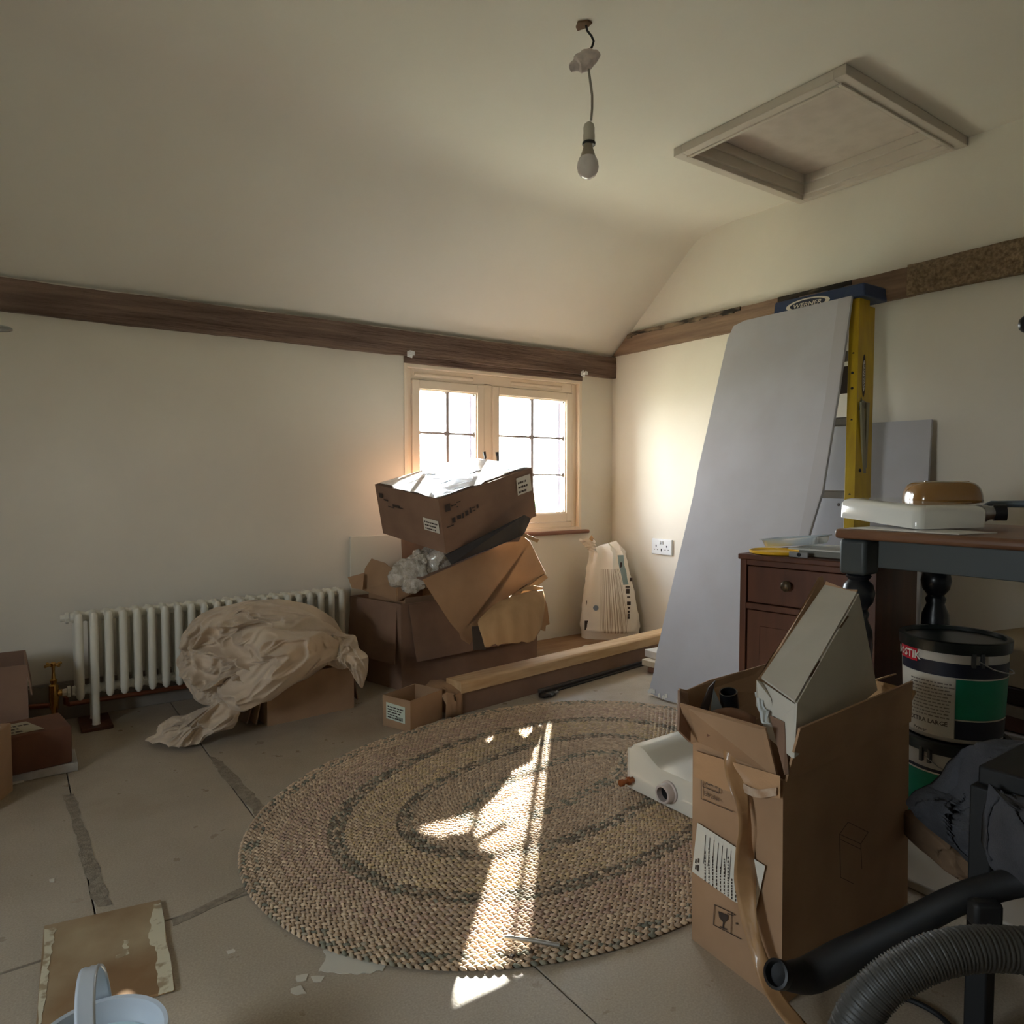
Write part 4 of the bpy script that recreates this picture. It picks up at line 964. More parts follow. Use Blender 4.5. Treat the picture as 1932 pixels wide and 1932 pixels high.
mb = MB(); cbox(mb, .07, CW-.07, .003, .006, .10, .41); mb.build('raised_panel', M['darkwood'], do, bevel=.003)

# things on the cabinet
def CTOP(x, y): return ZP(x, y, CH+.004)
lc_ = ca+du*.085+dv*.085+V((0,0,CH+.001))
mb = MB(); mb.lathe(lc_, [(.082,0),(.086,.002),(.088,.009),(.084,.011),(.080,.005),(.001,.004)], 40); tag(mb.build('yellow_lid', mat('yellow_plastic_lid', S((236,186,40)), .35), smooth=True, auto=40), 'round yellow plastic lid lying on the left corner of the cabinet', 'lid')
tubm = mat('clear_tub_plastic', S((214,226,234)), .15, trans=.55, spec=.7, coat=.4)
q = [D(1449,1034,2.30), D(1522,1028,2.22), D(1535,1008,2.38), D(1438,1014,2.46)]
tub = thing('plastic_tub', 'clear shallow plastic tub tilted on top of the yellow lid', 'tub', tuple(lc_+V((0,0,.012))))
c4 = lc_+du*.055+dv*.02+V((0,0,.030)); u4 = (du*.098+V((0,0,.011))); w4 = dv*.066; n4 = u4.cross(w4).normalized(); n4 = n4 if n4.z > 0 else -n4
def rr_ring(k, h, n=10):
    pts = []
    for (sx, sy) in ((1,1),(-1,1),(-1,-1),(1,-1)):
        for i in range(n):
            a_ = (math.pi/2)*i/(n-1)+{(1,1):0,(-1,1):math.pi/2,(-1,-1):math.pi,(1,-1):3*math.pi/2}[(sx,sy)]
            pts.append(c4+u4*k*(sx*.72+.28*math.cos(a_))+w4*k*(sy*.6+.4*math.sin(a_))+n4*h)
    return pts+[pts[0]]
mb = MB(); mb.grid([rr_ring(.84,0), rr_ring(.88,.002), rr_ring(.97,.026), rr_ring(1.03,.027), rr_ring(1.03,.023), rr_ring(.955,.024), rr_ring(.85,.0035)]); r0 = rr_ring(.85,.003)[:-1]; mb.add(r0, [tuple(range(len(r0)))]); mb.build('tub_shell', tubm, tub, smooth=True, auto=50, fix=False)
for k in range(3):
    p = c4+u4*(-.15+.35*k)-w4*.85+n4*.005; MB().slab([p, p+u4*.22, p+u4*.24+n4*.016, p+n4*.015], n4.cross(u4).normalized()*.001).build('embossed_panel', M['whiteflat'], tub)
mb = MB(); cbox(mb, .175, .40, .05, .20, CH+.0015, CH+.022); tag(mb.build('grey_box', mat('grey_tin', S((134,132,122)), .5), bevel=.003), 'flat grey tin lying on the cabinet top behind the clear tub', 'tin')
mb = MB(); cbox(mb, .15, .41, .03, .22, CH+.0225, CH+.028); tag(mb.build('white_sheet', mat('white_laminate', S((206,206,202)), .4), bevel=.001), 'thin white sheet resting on the grey tin on the cabinet', 'sheet')
hg = thing('hinge', 'small steel hinge plate lying at the front edge of the cabinet top', 'hinge', tuple(cp(.20,.012,CH+.001)))
mb = MB(); cbox(mb, .165, .225, .004, .012, CH+.001, CH+.018); mb.build('hinge_plate', M['steel'], hg, bevel=.001)
mb = MB(); mb.lathe(cp(.198, .004, CH+.010), [(.0065,0),(.0065,.002),(.003,.002),(.003,.0)], 16, axis=-dv); mb.build('hinge_eye', M['blackmatt'], hg)

# ------------------------------------------------------------------ table (top + painted turned legs)
TX0, TY0, TW, TLn, TZ = 1.800, 1.068, .56, 1.35, .770
tbx = thing('table', 'wood topped table with slate grey painted apron and turned legs on the right', 'table', (TX0+TW/2, TY0-TLn/2, 0))
mb = MB(); mb.box((TX0, TY0-TLn, TZ-.026), (TX0+TW, TY0, TZ)); mb.build('tabletop', M['tabletop'], tbx, bevel=.010, bseg=4)
for nm, a_, b_ in (('apron', (TX0+.040, TY0-TLn+.09, .672), (TX0+.060, TY0-.10, TZ-.0265)), ('apron', (TX0+TW-.060, TY0-TLn+.09, .672), (TX0+TW-.040, TY0-.10, TZ-.0265)), ('apron', (TX0+.10, TY0-.060, .672), (TX0+TW-.10, TY0-.040, TZ-.0265)), ('apron', (TX0+.10, TY0-TLn+.04, .672), (TX0+TW-.10, TY0-TLn+.06, TZ-.0265))):
    MB().box(a_, b_).build(nm, M['tablepaint'], tbx, bevel=.002)
def turned_leg(cx, cy):
    mb = MB(); r = .036
    mb.box((cx-r, cy-r, .650), (cx+r, cy+r, TZ-.0265)); o = mb.build('leg', M['tablepaint'], tbx, bevel=.010, bseg=3)
    mb = MB(); mb.lathe((cx, cy, 0), [(.018,0),(.022,.01),(.020,.05),(.017,.09),(.028,.10),(.020,.115),(.026,.20),(.034,.36),(.038,.46),(.036,.50),(.024,.53),(.028,.545),(.022,.556),(.036,.575),(.041,.600),(.036,.622),(.024,.634),(.032,.645),(.026,.652)], 28); mb.build('turned_shaft', M['navy'], o, smooth=True, auto=50)
for (x, y) in ((TX0+.046, TY0-.046), (TX0+TW-.10, TY0-.055), (TX0+.046, TY0-TLn+.05), (TX0+TW-.05, TY0-TLn+.05)): turned_leg(x, y)

# white unit on the table
def unit_body(root, P0, a, b, h, m, name='casing', bulge=.012):
    """shallow white casing with rounded top edges"""
    a = V(a); b = V(b); up = a.cross(b).normalized(); up = up if up.z > 0 else -up
    rows_ = []
    for (ins, z) in ((0,.0),(0,h*.72),(.006,h*.88),(.018,h*.97),(.034,h)):
        la, lb = a.length, b.length; au, bu_ = a.normalized(), b.normalized(); ring_ = []; rc2 = .022
        for (sa, sb, a0) in ((0,0,180),(1,0,270),(1,1,0),(0,1,90)):
            ctr_ = P0+au*((la-ins-rc2) if sa else ins+rc2)+bu_*((lb-ins-rc2) if sb else ins+rc2)
            for k in range(6):
                t_ = math.radians(a0+90*k/5); ring_.append(ctr_+(au*math.cos(t_)+bu_*math.sin(t_))*rc2+up*z)
        rows_.append(ring_+[ring_[0]])
    mb = MB(); mb.grid(rows_); n = len(rows_[0])-1; mb.add(rows_[-1][:n], [tuple(range(n))]); mb.add(rows_[0][:n], [tuple(range(n-1,-1,-1))])
    return mb.build(name, m, root, smooth=True, auto=50), up
glossw = mat('glossy_white_casing', S((222,222,216)), .12, coat=.8, bump=.12, bscale=18, bdist=.003)
P0 = D(1731,1001,1.80); PA = D(1580,976,2.09); PB = D(1866,1003,1.87)
P0.z = .775; PB.z = .776; PA.z = .792
ut = thing('white_unit', 'glossy white flat unit propped on the table with a chrome pipe stub', 'unit', tuple((P0+PA+PB)/3))
cb_, upn = unit_body(ut, P0, PA-P0, PB-P0, .058, glossw)
au_, bu2 = (PA-P0).normalized(), (PB-P0).normalized()
mb = MB(); pc = PB+au_*.030-bu2*.004+upn*.034
mb.tube([pc-bu2*.004, pc+bu2*.018, pc+bu2*.020, pc+bu2*.050], [.023,.023,.019,.018], 20); mb.build('chrome_stub', M['steel'], ut, smooth=True)
mb = MB(); mb.lathe(pc+bu2*.048, [(.016,0),(.0215,.001),(.0215,.030),(.017,.031),(.017,.004),(.001,.003)], 24, axis=(bu2*.8-_F*.6)); mb.build('black_collar', M['black'], ut, smooth=True, auto=40)
mb = MB(); mb.lathe(P0+(PA-P0)*.985+bu2*.0-bu2*.0+upn*.036+bu2*-.001, [(.005,0),(.005,.002)], 12, axis=-bu2); mb.build('screw_hole', M['ink'], ut)
mb = MB(); pw = V((TX0+.02, TY0-.03, TZ+.001)); mb.hexa([pw+V((0,-.27,0)), pw+V((.13,-.30,0)), pw+V((.17,-.01,0)), pw+V((.0,0,0)), pw+V((0,-.27,.002)), pw+V((.13,-.30,.002)), pw+V((.17,-.01,.002)), pw+V((0,0,.002))]); tag(mb.build('paper_sheet', mat('glossy_leaflet', S((216,212,204)), .3)), 'white leaflet lying under the white unit at the table corner', 'paper')
# amber dish cover on the unit
am = mat('amber_translucent_plastic', S((150,108,56)), .18, coat=.8, trans=.25, bump=.1, bscale=40)
cA = D(1777,956,2.02); cA.z = .775+.060+.002; ux = _R; uy = V((_F.x,_F.y,0)).normalized(); P = []
for i in range(14):
    ph = (math.pi/2)*i/13; k = math.cos(ph)**.30 if i < 13 else 0.0; zz = .058*math.sin(ph)**.9
    row = []
    for j in range(41):
        t_ = 2*math.pi*j/40; c_, s_ = math.cos(t_), math.sin(t_)
        row.append(cA+ux*(.096*k*math.copysign(abs(c_)**.6, c_))+uy*(.066*k*math.copysign(abs(s_)**.6, s_))+V((0,0,zz)))
    P.append(row)
dm = thing('dish_cover', 'amber see-through domed cover with ribbed top standing on the white unit', 'cover', tuple(cA))
mb = MB(); mb.grid(P); mb.build('dome', am, dm, smooth=True, fix=False, solid=.0025, auto=60)
mb = MB(); mb.tube([cA+ux*(.097*math.cos(t_))*.98+uy*(.070*math.sin(t_))+V((0,0,.001)) for t_ in [2*math.pi*k/40 for k in range(41)]], .0035, 6, cap=False); mb.build('rim', am, dm, smooth=True)
mb = MB(); mb.tube([cA+ux*x_+uy*-.02+V((0,0,.0575)) for x_ in (-.062,-.03,0,.03,.062)], .0022, 6); mb.build('top_rib', am, dm, smooth=True)
mb = MB(); mb.tube([D(1857,953,2.12), D(1870,951,2.12), D(2010,951,2.0)], [.004,.010,.011], 12); tg = mb.build('blue_grey_tube', mat('blue_grey_metal', S((92,106,118)), .35, metal=.3), smooth=True)
tag(tg, 'blue-grey tube lying behind the white unit at the right edge of the table', 'tube')


# ------------------------------------------------------------------ white unit on the floor
wu = thing('white_unit', 'cream white flat casing with round port and brass tap lying on the rug edge', 'unit', (1.60, 1.25, .012))
fm = mat('cream_white_casing', S((222,218,206)), .25, coat=.5, bump=.05, bscale=14)
z0_ = .0125; xA, xB, yA, yB = 1.445, 1.78, 1.04, 1.475
mb = MB(); prof_ = [(0,.118),(.02,.124),(.045,.124),(.075,.112),(.11,.092),(.15,.086),(.28,.086)]
P = []
ys = [(yB, 0), (yB-.010, 1), (yB-.05, 1), (yB-.085, .35), (yB-.12, 0), (yB-.30, 0), (yA, 0)]
def prof_z(x, y):
    # raised rim along the back (max x) and the left end (max y), dished top
    e = min(1, max(0, (yB-y-.035)/.085)); f_ = min(1, max(0, (xB-x-.03)/.07))
    g = min(e, f_); g = g*g*(3-2*g); top = .126-.038*g
    r = min(yB-y, x-xA+.0, xB-x); top -= .012*max(0, 1-r/.016)**2
    top -= .10*max(0, (.20-(y-yA))/.2)*0
    return top
NX, NY = 26, 34; G = []
for i in range(NX+1):
    x = xA+(xB-xA)*(i/NX); row = []
    for j in range(NY+1):
        y = yA+(yB-yA)*(j/NY); row.append(V((x, y, z0_+prof_z(x, y))))
    G.append(row)
mb.grid(G)
bt = [G[i][0] for i in range(NX+1)]+[G[NX][j] for j in range(1, NY+1)]+[G[i][NY] for i in range(NX-1, -1, -1)]+[G[0][j] for j in range(NY-1, 0, -1)]
lowr = [V((p.x, p.y, z0_)) for p in bt]; k = len(bt)
mb.add(bt+lowr, [(i,(i+1)%k,(i+1)%k+k,i+k) for i in range(k)]+[tuple(range(k,2*k))])
o = mb.build('casing', fm, wu, smooth=True, auto=32); wl = o.modifiers.new('weld', 'WELD'); wl.merge_threshold = .0005
pc = XP(1262,1499,1.445-.002); pc.z = max(pc.z, .055)
mb = MB(); mb.lathe(pc+V((.003,0,0)), [(.030,0),(.030,.006),(.026,.008),(.026,.028),(.0245,.030),(.019,.030),(.019,.010),(.001,.009)], 32, axis=(-1,0,0)); mb.build('port_ring', mat('pale_port_ring', S((196,184,178)), .4), wu, smooth=True, auto=40)
mb = MB(); mb.lathe(pc+V((-.006,0,0)), [(.018,0),(.018,.004)], 28, axis=(-1,0,0)); mb.build('port_glass', M['black'], wu)
pv = XP(1194,1471,1.445)
mb = MB(); mb.tube([pv+V((.004,0,0)), pv+V((-.012,0,0)), pv+V((-.012,0,0)), pv+V((-.020,.001,0)), pv+V((-.021,.001,0)), pv+V((-.036,.002,0)), pv+V((-.037,.002,0)), pv+V((-.048,.002,0))], [.009,.009,.012,.012,.007,.007,.0105,.010], 8); mb.build('brass_tap', mat('aged_copper_brass', S((160,98,60)), .35, metal=.9), wu, bevel=.001)

# ------------------------------------------------------------------ adhesive tubs
def label_tub(root, c, z0, h, R, rot, text, m_white, m_green, m_navy):
    mb = MB(); mb.lathe((c[0],c[1],z0), [(R*.90,0),(R*.93,.004),(R*.97,h*.5),(R,h-.03)], 48); mb.build('tub_body', m_white, root, smooth=True, auto=50)
    def bandm(name, zlo, zhi, a0, a1, m, pr=.0012, n=40):
        q = MB(); P = []
        for i in range(n+1):
            a_ = math.radians(a0+(a1-a0)*i/n); r = []
            for z in (zlo, (zlo+zhi)/2, zhi):
                rr = (R*.93+(R-R*.93)*(min(1, z/(h-.03))))+pr; r.append(V((c[0]+rr*math.cos(a_), c[1]+rr*math.sin(a_), z0+z)))
            P.append(r)
        q.grid(P); return q.build(name, m, root, smooth=True, fix=False)
    lid = MB(); lid.lathe((c[0],c[1],z0), [(R+.002,h-.030),(R+.006,h-.029),(R+.007,h-.020),(R+.008,h-.002),(R+.004,h),(R-.006,h),(R-.009,h-.009),(.001,h-.009)], 48)
    lid.build('lid', mat('black_green_lid', S((24,32,30)), .3), root, smooth=True, auto=40)
    return bandm
GR = mat('green_label', S((0,128,96)), .45); NV = mat('navy_label', S((22,26,44)), .45); TW_ = mat('tub_white_plastic', S((196,192,184)), .4); RD = mat('red_label', S((190,30,48)), .45); LBL = mat('pale_label_panel', S((206,200,188)), .5)
bc_ = (1.990, .844); R_t = .119
view = math.degrees(math.atan2(-bc_[1], -bc_[0]))     # angle facing the camera
b1 = thing('adhesive_tub', 'upper green and white adhesive tub with black lid, stacked under the table', 'tub', (*bc_, .251), 'green and white adhesive tubs under the table')
bandm = label_tub(b1, bc_, .2505, .252, R_t, 0, '', TW_, GR, NV)
bandm('navy_band', .165, .200, view-75, view+95, NV); bandm('green_panel', .062, .162, view+3, view+100, GR); bandm('navy_band', .012, .060, view+3, view+100, NV); bandm('text_panel', .012, .163, view-75, view+2, LBL)
bandm('red_badge', .190, .224, view-75, view-41, RD, .0022)
bandm('white_line', .1615, .1645, view+3, view+100, M['paper'], .002); bandm('white_line', .0585, .0615, view+3, view+100, M['paper'], .002)
def ctext(root, txt, c, z, Rr, a0, size, m, step=None, name='lettering'):
    """letters wrapped round a tub"""
    mb = MB(); cu = bpy.data.curves.new('t', 'FONT'); cu.body = txt; cu.size = 1.0; cu.resolution_u = 1; cu.offset = .02
    o = bpy.data.objects.new('t', cu); COL.objects.link(o); dg = bpy.context.evaluated_depsgraph_get(); me = bpy.data.meshes.new_from_object(o.evaluated_get(dg))
    vs = []
    for p in me.vertices:
        a_ = math.radians(a0)+p.co.x*size/Rr; vs.append((c[0]+Rr*math.cos(a_), c[1]+Rr*math.sin(a_), z+p.co.y*size))
    mb.add(vs, [tuple(p.vertices) for p in me.polygons]); bpy.data.objects.remove(o); bpy.data.meshes.remove(me); bpy.data.curves.remove(cu)
    r = mb.build(name, m, root, fix=False); r['kind'] = 'stuff'; return r
ctext(b1, 'BOSTIK', bc_, .2505+.197, R_t+.0035, view-80, .028, M['paper'])
ctext(b1, 'EXTRA LARGE', bc_, .2505+.042, R_t+.001, view-50, .015, M['ink']); ctext(b1, 'Primer', bc_, .2505+.018, R_t+.0005, view-44, .013, M['ink'])
pr_ = MB(); rnd = random.Random(4)
for k in range(11):
    z = .060+k*.0085; a_ = view-50
    while a_ < view-4:
        e = a_+rnd.uniform(2, 6); rr = R_t+.0005
        pr_.add([(bc_[0]+rr*math.cos(math.radians(t_)), bc_[1]+rr*math.sin(math.radians(t_)), .2505+z_) for t_, z_ in ((a_, z), (e, z), (e, z+.003), (a_, z+.003))], [(0,1,2,3)]); a_ = e+1.2
o = pr_.build('small_print', mat('faded_print', S((120,112,104)), .6), b1); o['kind'] = 'stuff'
def handle_lug(root, ang, z, c, Rr, wire=True):
    a_ = math.radians(ang); d_ = V((math.cos(a_), math.sin(a_), 0)); t_ = V((-d_.y, d_.x, 0)); p = V((c[0], c[1], z))+d_*(Rr+.001)
    for s_ in (-1, 1): MB().obox(p+t_*.010*s_+d_*.004, t_*.004, d_*.005, V((0,0,.017))).build('handle_lug', mat('tub_lug', S((60,62,62)), .5), root, bevel=.001)
    if wire:
        pts = []
        for k in range(13):
            u_ = k/12; an = a_+u_*math.pi; pts.append(V((c[0]+(Rr+.010)*math.cos(an), c[1]+(Rr+.010)*math.sin(an), z-.045*math.sin(math.pi*u_)**.6)))
        MB().tube(pts, .0018, 6).build('wire_handle', M['steel'], root, smooth=True)
handle_lug(b1, view+24, .2505+.212, bc_, R_t)
bc2 = (1.985, .838)
b2_ = thing('adhesive_tub', 'lower green and white adhesive tub, underneath the lidded one', 'tub', (*bc2, 0), 'green and white adhesive tubs under the table')
bandm2 = label_tub(b2_, bc2, 0.0, .2495, R_t, 0, '', TW_, GR, NV)
bandm2('navy_band', .172, .180, view-80, view+0, NV); bandm2('green_panel', .03, .168, view-90, view-8, GR); bandm2('white_line', .168, .172, view-90, view-8, M['paper'])
handle_lug(b2_, view-28, .212, bc2, R_t, True)
# ------------------------------------------------------------------ cloth helper
def resample(pts, n):
    pts = list(pts)+[pts[0]]; cum = [0]
    for i in range(len(pts)-1): cum.append(cum[-1]+math.dist(pts[i][:2], pts[i+1][:2]))
    out = []; k = 0
    for i in range(n):
        s = cum[-1]*i/n
        while cum[k+1] < s: k += 1
        f_ = (s-cum[k])/(cum[k+1]-cum[k]); out.append(tuple(pts[k][j]*(1-f_)+pts[k+1][j]*f_ for j in range(3)))
    # light smoothing of the outline
    return [tuple(.25*out[i-1][j]+.5*out[i][j]+.25*out[(i+1)%n][j] for j in range(3)) for i in range(n)]
def ridged(p, warp=.35, seed=0.0):
    q = p+V((mnoise.noise(p*.8+V((seed,0,0))), mnoise.noise(p*.8+V((0,seed+5,0))), mnoise.noise(p*.8+V((0,0,seed+9)))))*warp*2
    return 1-abs(mnoise.noise(q))*2
def cloth_blob(mb, outline, cpx, bulge, back=.10, folds=.03, fdir=(1,0,0), fscale=9, fstretch=.28, seed=1, nA=150, nR=34, zmin=.0015, floorlift=0):
    """rounded cloth heap: outline points (px, py, depth) seen from the viewpoint, bulging towards the room"""
    ol = resample(outline, nA); cx_, cy_, cd_ = cpx
    fd = V(fdir).normalized()
    def P_(i, v, side):
        o_ = ol[i % nA]; w_ = v
        px = cx_+(o_[0]-cx_)*w_; py = cy_+(o_[1]-cy_)*w_; d_ = cd_+(o_[2]-cd_)*w_**1.3
        e = math.sqrt(max(0, 1-v**2.6))
        base = D(px, py, d_)
        if side < 0: 
            q = base+_F*back*e; return V((q.x, q.y, max(zmin, q.z)))
        q = base-_F*bulge*e
        s = q-fd*(q.dot(fd))*(1-fstretch)
        s = s*fscale+V((seed*3.7, seed, 0))
        r1 = ridged(s, .55, seed); r2 = ridged(s*2.3+V((4,seed,2)), .5, seed+3); r3 = mnoise.noise(q*70)
        h_ = folds*(max(0, r1)**3.2*1.05+max(0, r2)**3*.50-.34)+.0012*r3
        q = q-_F*h_*(1-v**5*.75)+V((0,0,1))*folds*.35*mnoise.noise(s*1.3+V((9,9,0)))
        return V((q.x, q.y, max(zmin+.001*r3, q.z)))
    rowsF = [[P_(i, (k/nR)**.8, 1) for i in range(nA+1)] for k in range(nR+1)]
    rowsB = [[P_(i, 1-(k/6), -1) for i in range(nA+1)] for k in range(0, 7)]
    mb.grid(rowsF); mb.grid([rowsF[-1]]+rowsB[1:])
linen = mat('linen_dust_sheet', S((206,186,162)), .95, S((194,173,149)), 12, bump=.35, bscale=380, sheen=.15, bdist=.002)
ds = MB()
cloth_blob(ds, [(344,1222,2.62),(352,1192,2.64),(375,1166,2.66),(408,1147,2.68),(440,1138,2.70),(480,1131,2.73),(525,1131,2.77),(575,1141,2.80),(618,1160,2.84),(645,1190,2.86),(662,1222,2.84),(645,1240,2.80),(600,1262,2.74),(560,1285,2.66),(510,1318,2.60),(455,1340,2.56),(425,1345,2.56),(380,1330,2.58),(365,1300,2.60),(348,1262,2.61),(342,1240,2.62)], (480,1225,2.62), .14, back=.04, folds=.072, fdir=(.9,.1,-.35), fscale=8, fstretch=.4, seed=3, nA=210, nR=60)
cloth_blob(ds, [(428,1148,2.69),(470,1132,2.72),(530,1130,2.76),(590,1145,2.80),(630,1168,2.84),(652,1200,2.86),(640,1212,2.84),(600,1188,2.80),(560,1178,2.76),(515,1180,2.72),(470,1172,2.70),(432,1176,2.68),(400,1186,2.66),(378,1205,2.64),(362,1215,2.63),(374,1180,2.65)], (500,1158,2.66), .075, back=.02, folds=.036, fdir=(.95,0,-.3), fscale=13, fstretch=.18, seed=8, nA=170, nR=26)
cloth_blob(ds, [(455,1192,2.50),(500,1182,2.50),(560,1185,2.55),(610,1188,2.62),(640,1205,2.70),(640,1240,2.70),(600,1262,2.62),(545,1290,2.52),(500,1318,2.48),(462,1340,2.46),(436,1338,2.46),(414,1312,2.47),(412,1288,2.48),(440,1262,2.49),(480,1252,2.50),(520,1246,2.50),(478,1244,2.50),(460,1222,2.50)], (535,1240,2.50), .06, back=.05, folds=.052, fdir=(.8,.0,.45), fscale=8, fstretch=.3, seed=14, nA=200, nR=40)
cloth_blob(ds, [(628,1190,2.80),(655,1198,2.80),(672,1198,2.78),(678,1222,2.76),(696,1240,2.74),(694,1268,2.74),(684,1300,2.74),(676,1272,2.74),(660,1258,2.76),(640,1262,2.76),(618,1255,2.74),(615,1225,2.76)], (655,1230,2.74), .05, back=.03, folds=.036, fdir=(.3,.1,-.9), fscale=16, fstretch=.25, seed=21, nA=110, nR=22)
cloth_blob(ds, [(430,1318,2.49),(455,1338,2.47),(448,1362,2.47),(440,1374,2.49),(412,1382,2.46),(392,1390,2.44),(378,1404,2.41),(352,1412,2.39),(325,1404,2.42),(300,1402,2.43),(274,1398,2.45),(296,1388,2.46),(302,1366,2.50),(326,1350,2.54),(350,1350,2.55),(372,1340,2.56),(395,1328,2.54)], (378,1368,2.46), .055, back=.03, folds=.046, fdir=(.75,.2,.6), fscale=14, fstretch=.22, seed=27, nA=150, nR=28)
dso = ds.build('dust_sheet', linen, smooth=True, fix=False, auto=0)
tag(dso, 'crumpled beige cotton dust sheet heaped over a carton in front of the radiator', 'dust sheet')

# carton under the dust sheet
cb = thing('carton', 'low brown carton half hidden under the beige dust sheet by the radiator', 'box', (.92, 2.75, 0))
q0 = V((.752,2.622,0)); qx = V((.345,.024,0)); qy = V((-.012,.215,0)); hz = V((0,0,.175)); bt = [q0, q0+qx, q0+qx+qy, q0+qy]
carton_body(cb, bt, [p+hz for p in bt], M['card'])
flap(cb, [q0+qy+hz*.98+V((-.006,0,0)), q0+hz*.98+V((-.006,.01,0)), V((.715,2.64,.01)), V((.700,2.80,.01))], M['card'])
flap(cb, [q0+qy+hz*.98+V((-.020,0,0)), q0+hz*.98+V((-.018,.03,0)), V((.690,2.67,.01)), V((.672,2.80,.01))], M['card_dark'])
flap(cb, [q0+qx+hz+V((.004,.02,0)), q0+qx+qy+hz+V((.004,-.01,0)), q0+qx+qy+V((.035,-.01,.04)), q0+qx+V((.030,.03,.02))], M['card_dark'])

# ------------------------------------------------------------------ tall open carton in the foreground
N_ = V((1.056,.703,0)); Lc = V((1.074,.915,0)); Rc = V((1.546,.733,0)); Bc = V((1.566,.948,0)); HT = V((.008,.010,.388))
tc_ = thing('tall_carton', 'tall open brown carton in the foreground holding a white carton and a black tube', 'box', (1.31, .825, 0))
carton_body(tc_, [N_, Rc, Bc, Lc], [N_+HT, Rc+HT, Bc+HT, Lc+HT], M['card'], t=.006)
up_ = V((0,0,1)); nL = (Lc-N_).cross(up_).normalized(); nL = nL if nL.dot(_F) < 0 else -nL; nR = (Rc-N_).cross(up_).normalized(); nR = nR if nR.dot(_F) < 0 else -nR
flap(tc_, [Lc+HT+nL*.002, N_+HT+nL*.002+V((0,.006,0)), D(1446,1372,1.225), D(1285,1326,1.325)], M['card'], t=.004)
flap(tc_, [N_+HT+V((.004,0,0)), Rc+HT, D(1719,1284,1.50), D(1506,1373,1.19)], M['card'], t=.004)
mb = MB(); mb.slab([Lc+HT, D(1283,1299,1.39), D(1297,1302,1.40), D(1340,1283,1.46), D(1440,1255,1.60), D(1560,1225,1.76), Bc+HT], .004); mb.build('flap', M['card'], tc_)
mb = MB(); mb.slab([D(1284,1326,1.335), D(1282,1302,1.385), D(1297,1306,1.39), D(1304,1345,1.37), D(1303,1400,1.36), D(1281,1378,1.335)], .004); mb.build('torn_flap', M['card_dark'], tc_)
mb = MB(); mb.slab([Rc+HT+V((.002,.01,0)), Bc+HT, D(1690,1270,1.72), D(1650,1283,1.60), D(1727,1303,1.54), D(1716,1325,1.52)], .004); mb.build('flap', M['kraft'], tc_)
# label, printed frame, glass symbol on the left face (read through the pixel ray on the real face plane)
pA = N_+nL*.0012
def LP(x, y, pr=0.0): return PLN(x, y, N_+nL*(.0012+pr), nL)
mb = MB(); mb.slab([LP(1306,1644), LP(1316,1552), LP(1444,1634), LP(1426,1720), LP(1384,1700)], nL*.0005); lbl = mb.build('delivery_label', M['paper'], tc_)
ink = MB(); rnd = random.Random(9)
def lq(mb_, x0, y0, x1, y1, x2, y2, x3, y3, pr=.0012): mb_.add([LP(x0,y0,pr), LP(x1,y1,pr), LP(x2,y2,pr), LP(x3,y3,pr)], [(0,1,2,3)])
for c in range(9):      # columns of small print running up the label
    x = 1329+c*7.2; yb = 1662+c*4.8
    y = yb
    top_y = yb-rnd.uniform(34, 74)
    while y > top_y:
        l = rnd.uniform(2, 6); lq(ink, x, y, x+2.2, y+1.4, x+2.7, y+1.4-l, x+.5, y-l); y -= l+rnd.uniform(1.5, 3)
for (x, y, w2, h_) in ((1311,1640,3,9),(1311,1628,3,8),(1315,1643,3,12),(1316,1627,3,8)): lq(ink, x, y, x+w2, y+1.5, x+w2+.8, y+1.5-h_, x+.8, y-h_)
for c in range(7): lq(ink, 1331+c*8, 1575+c*5, 1332+c*8, 1576+c*5, 1328+c*8, 1630+c*5, 1327+c*8, 1629+c*5)
o = ink.build('small_print', M['ink'], lbl); o['kind'] = 'stuff'
pr_ = MB()
def pline(mb_, x0, y0, x1, y1, w_=1.3, P_=LP):
    dx, dy = x1-x0, y1-y0; L0 = math.hypot(dx, dy); nx, ny = -dy/L0*w_/2, dx/L0*w_/2
    mb_.add([P_(x0-nx,y0-ny), P_(x1-nx,y1-ny), P_(x1+nx,y1+ny), P_(x0+nx,y0+ny)], [(0,1,2,3)])
for s in ((1323,1457,1363,1470),(1323,1457,1323,1507),(1323,1507,1383,1532),(1327,1464,1357,1474),(1327,1464,1326,1484),(1326,1484,1357,1497),(1357,1474,1357,1497)): pline(pr_, *s)
for s in ((1348,1707,1380,1722),(1348,1707,1346,1745),(1346,1745,1379,1762),(1380,1722,1379,1762),(1380,1722,1388,1727),(1379,1762,1398,1772),(1372,1723,1384,1728)): pline(pr_, *s)
pr_.add([LP(*p) for p in ((1355,1719),(1374,1727),(1373,1735),(1367,1740),(1363,1739),(1357,1731))], [tuple(range(6))]); pline(pr_, 1365,1738,1364,1750,2.2); pline(pr_, 1358,1748,1371,1754,2.4)
pr_.add([LP(*p) for p in ((1388,1740),(1391,1741),(1392,1745),(1388,1744))], [(0,1,2,3)])
o = pr_.build('printed_symbols', M['ink'], tc_); o['kind'] = 'stuff'
tx = MB(); lu = (LP(1357,1482)-LP(1328,1470)).normalized(); text_mb(tx, 'HC0977/4', LP(1330,1478), lu, up_, .013, proud=.0006, width=(LP(1354,1486)-LP(1330,1476)).length)
text_mb(tx, 'Extrusion', LP(1329,1500), lu, up_, .012, proud=.0006, width=(LP(1357,1511)-LP(1329,1500)).length); o = tx.build('stencil_text', M['ink'], tc_); o['kind'] = 'stuff'
def RP(x, y, pr=0.0): return PLN(x, y, N_+nR*.0012, nR)
pr_ = MB(); fi = mat('faint_brown_print', S((96,70,50)), .8)
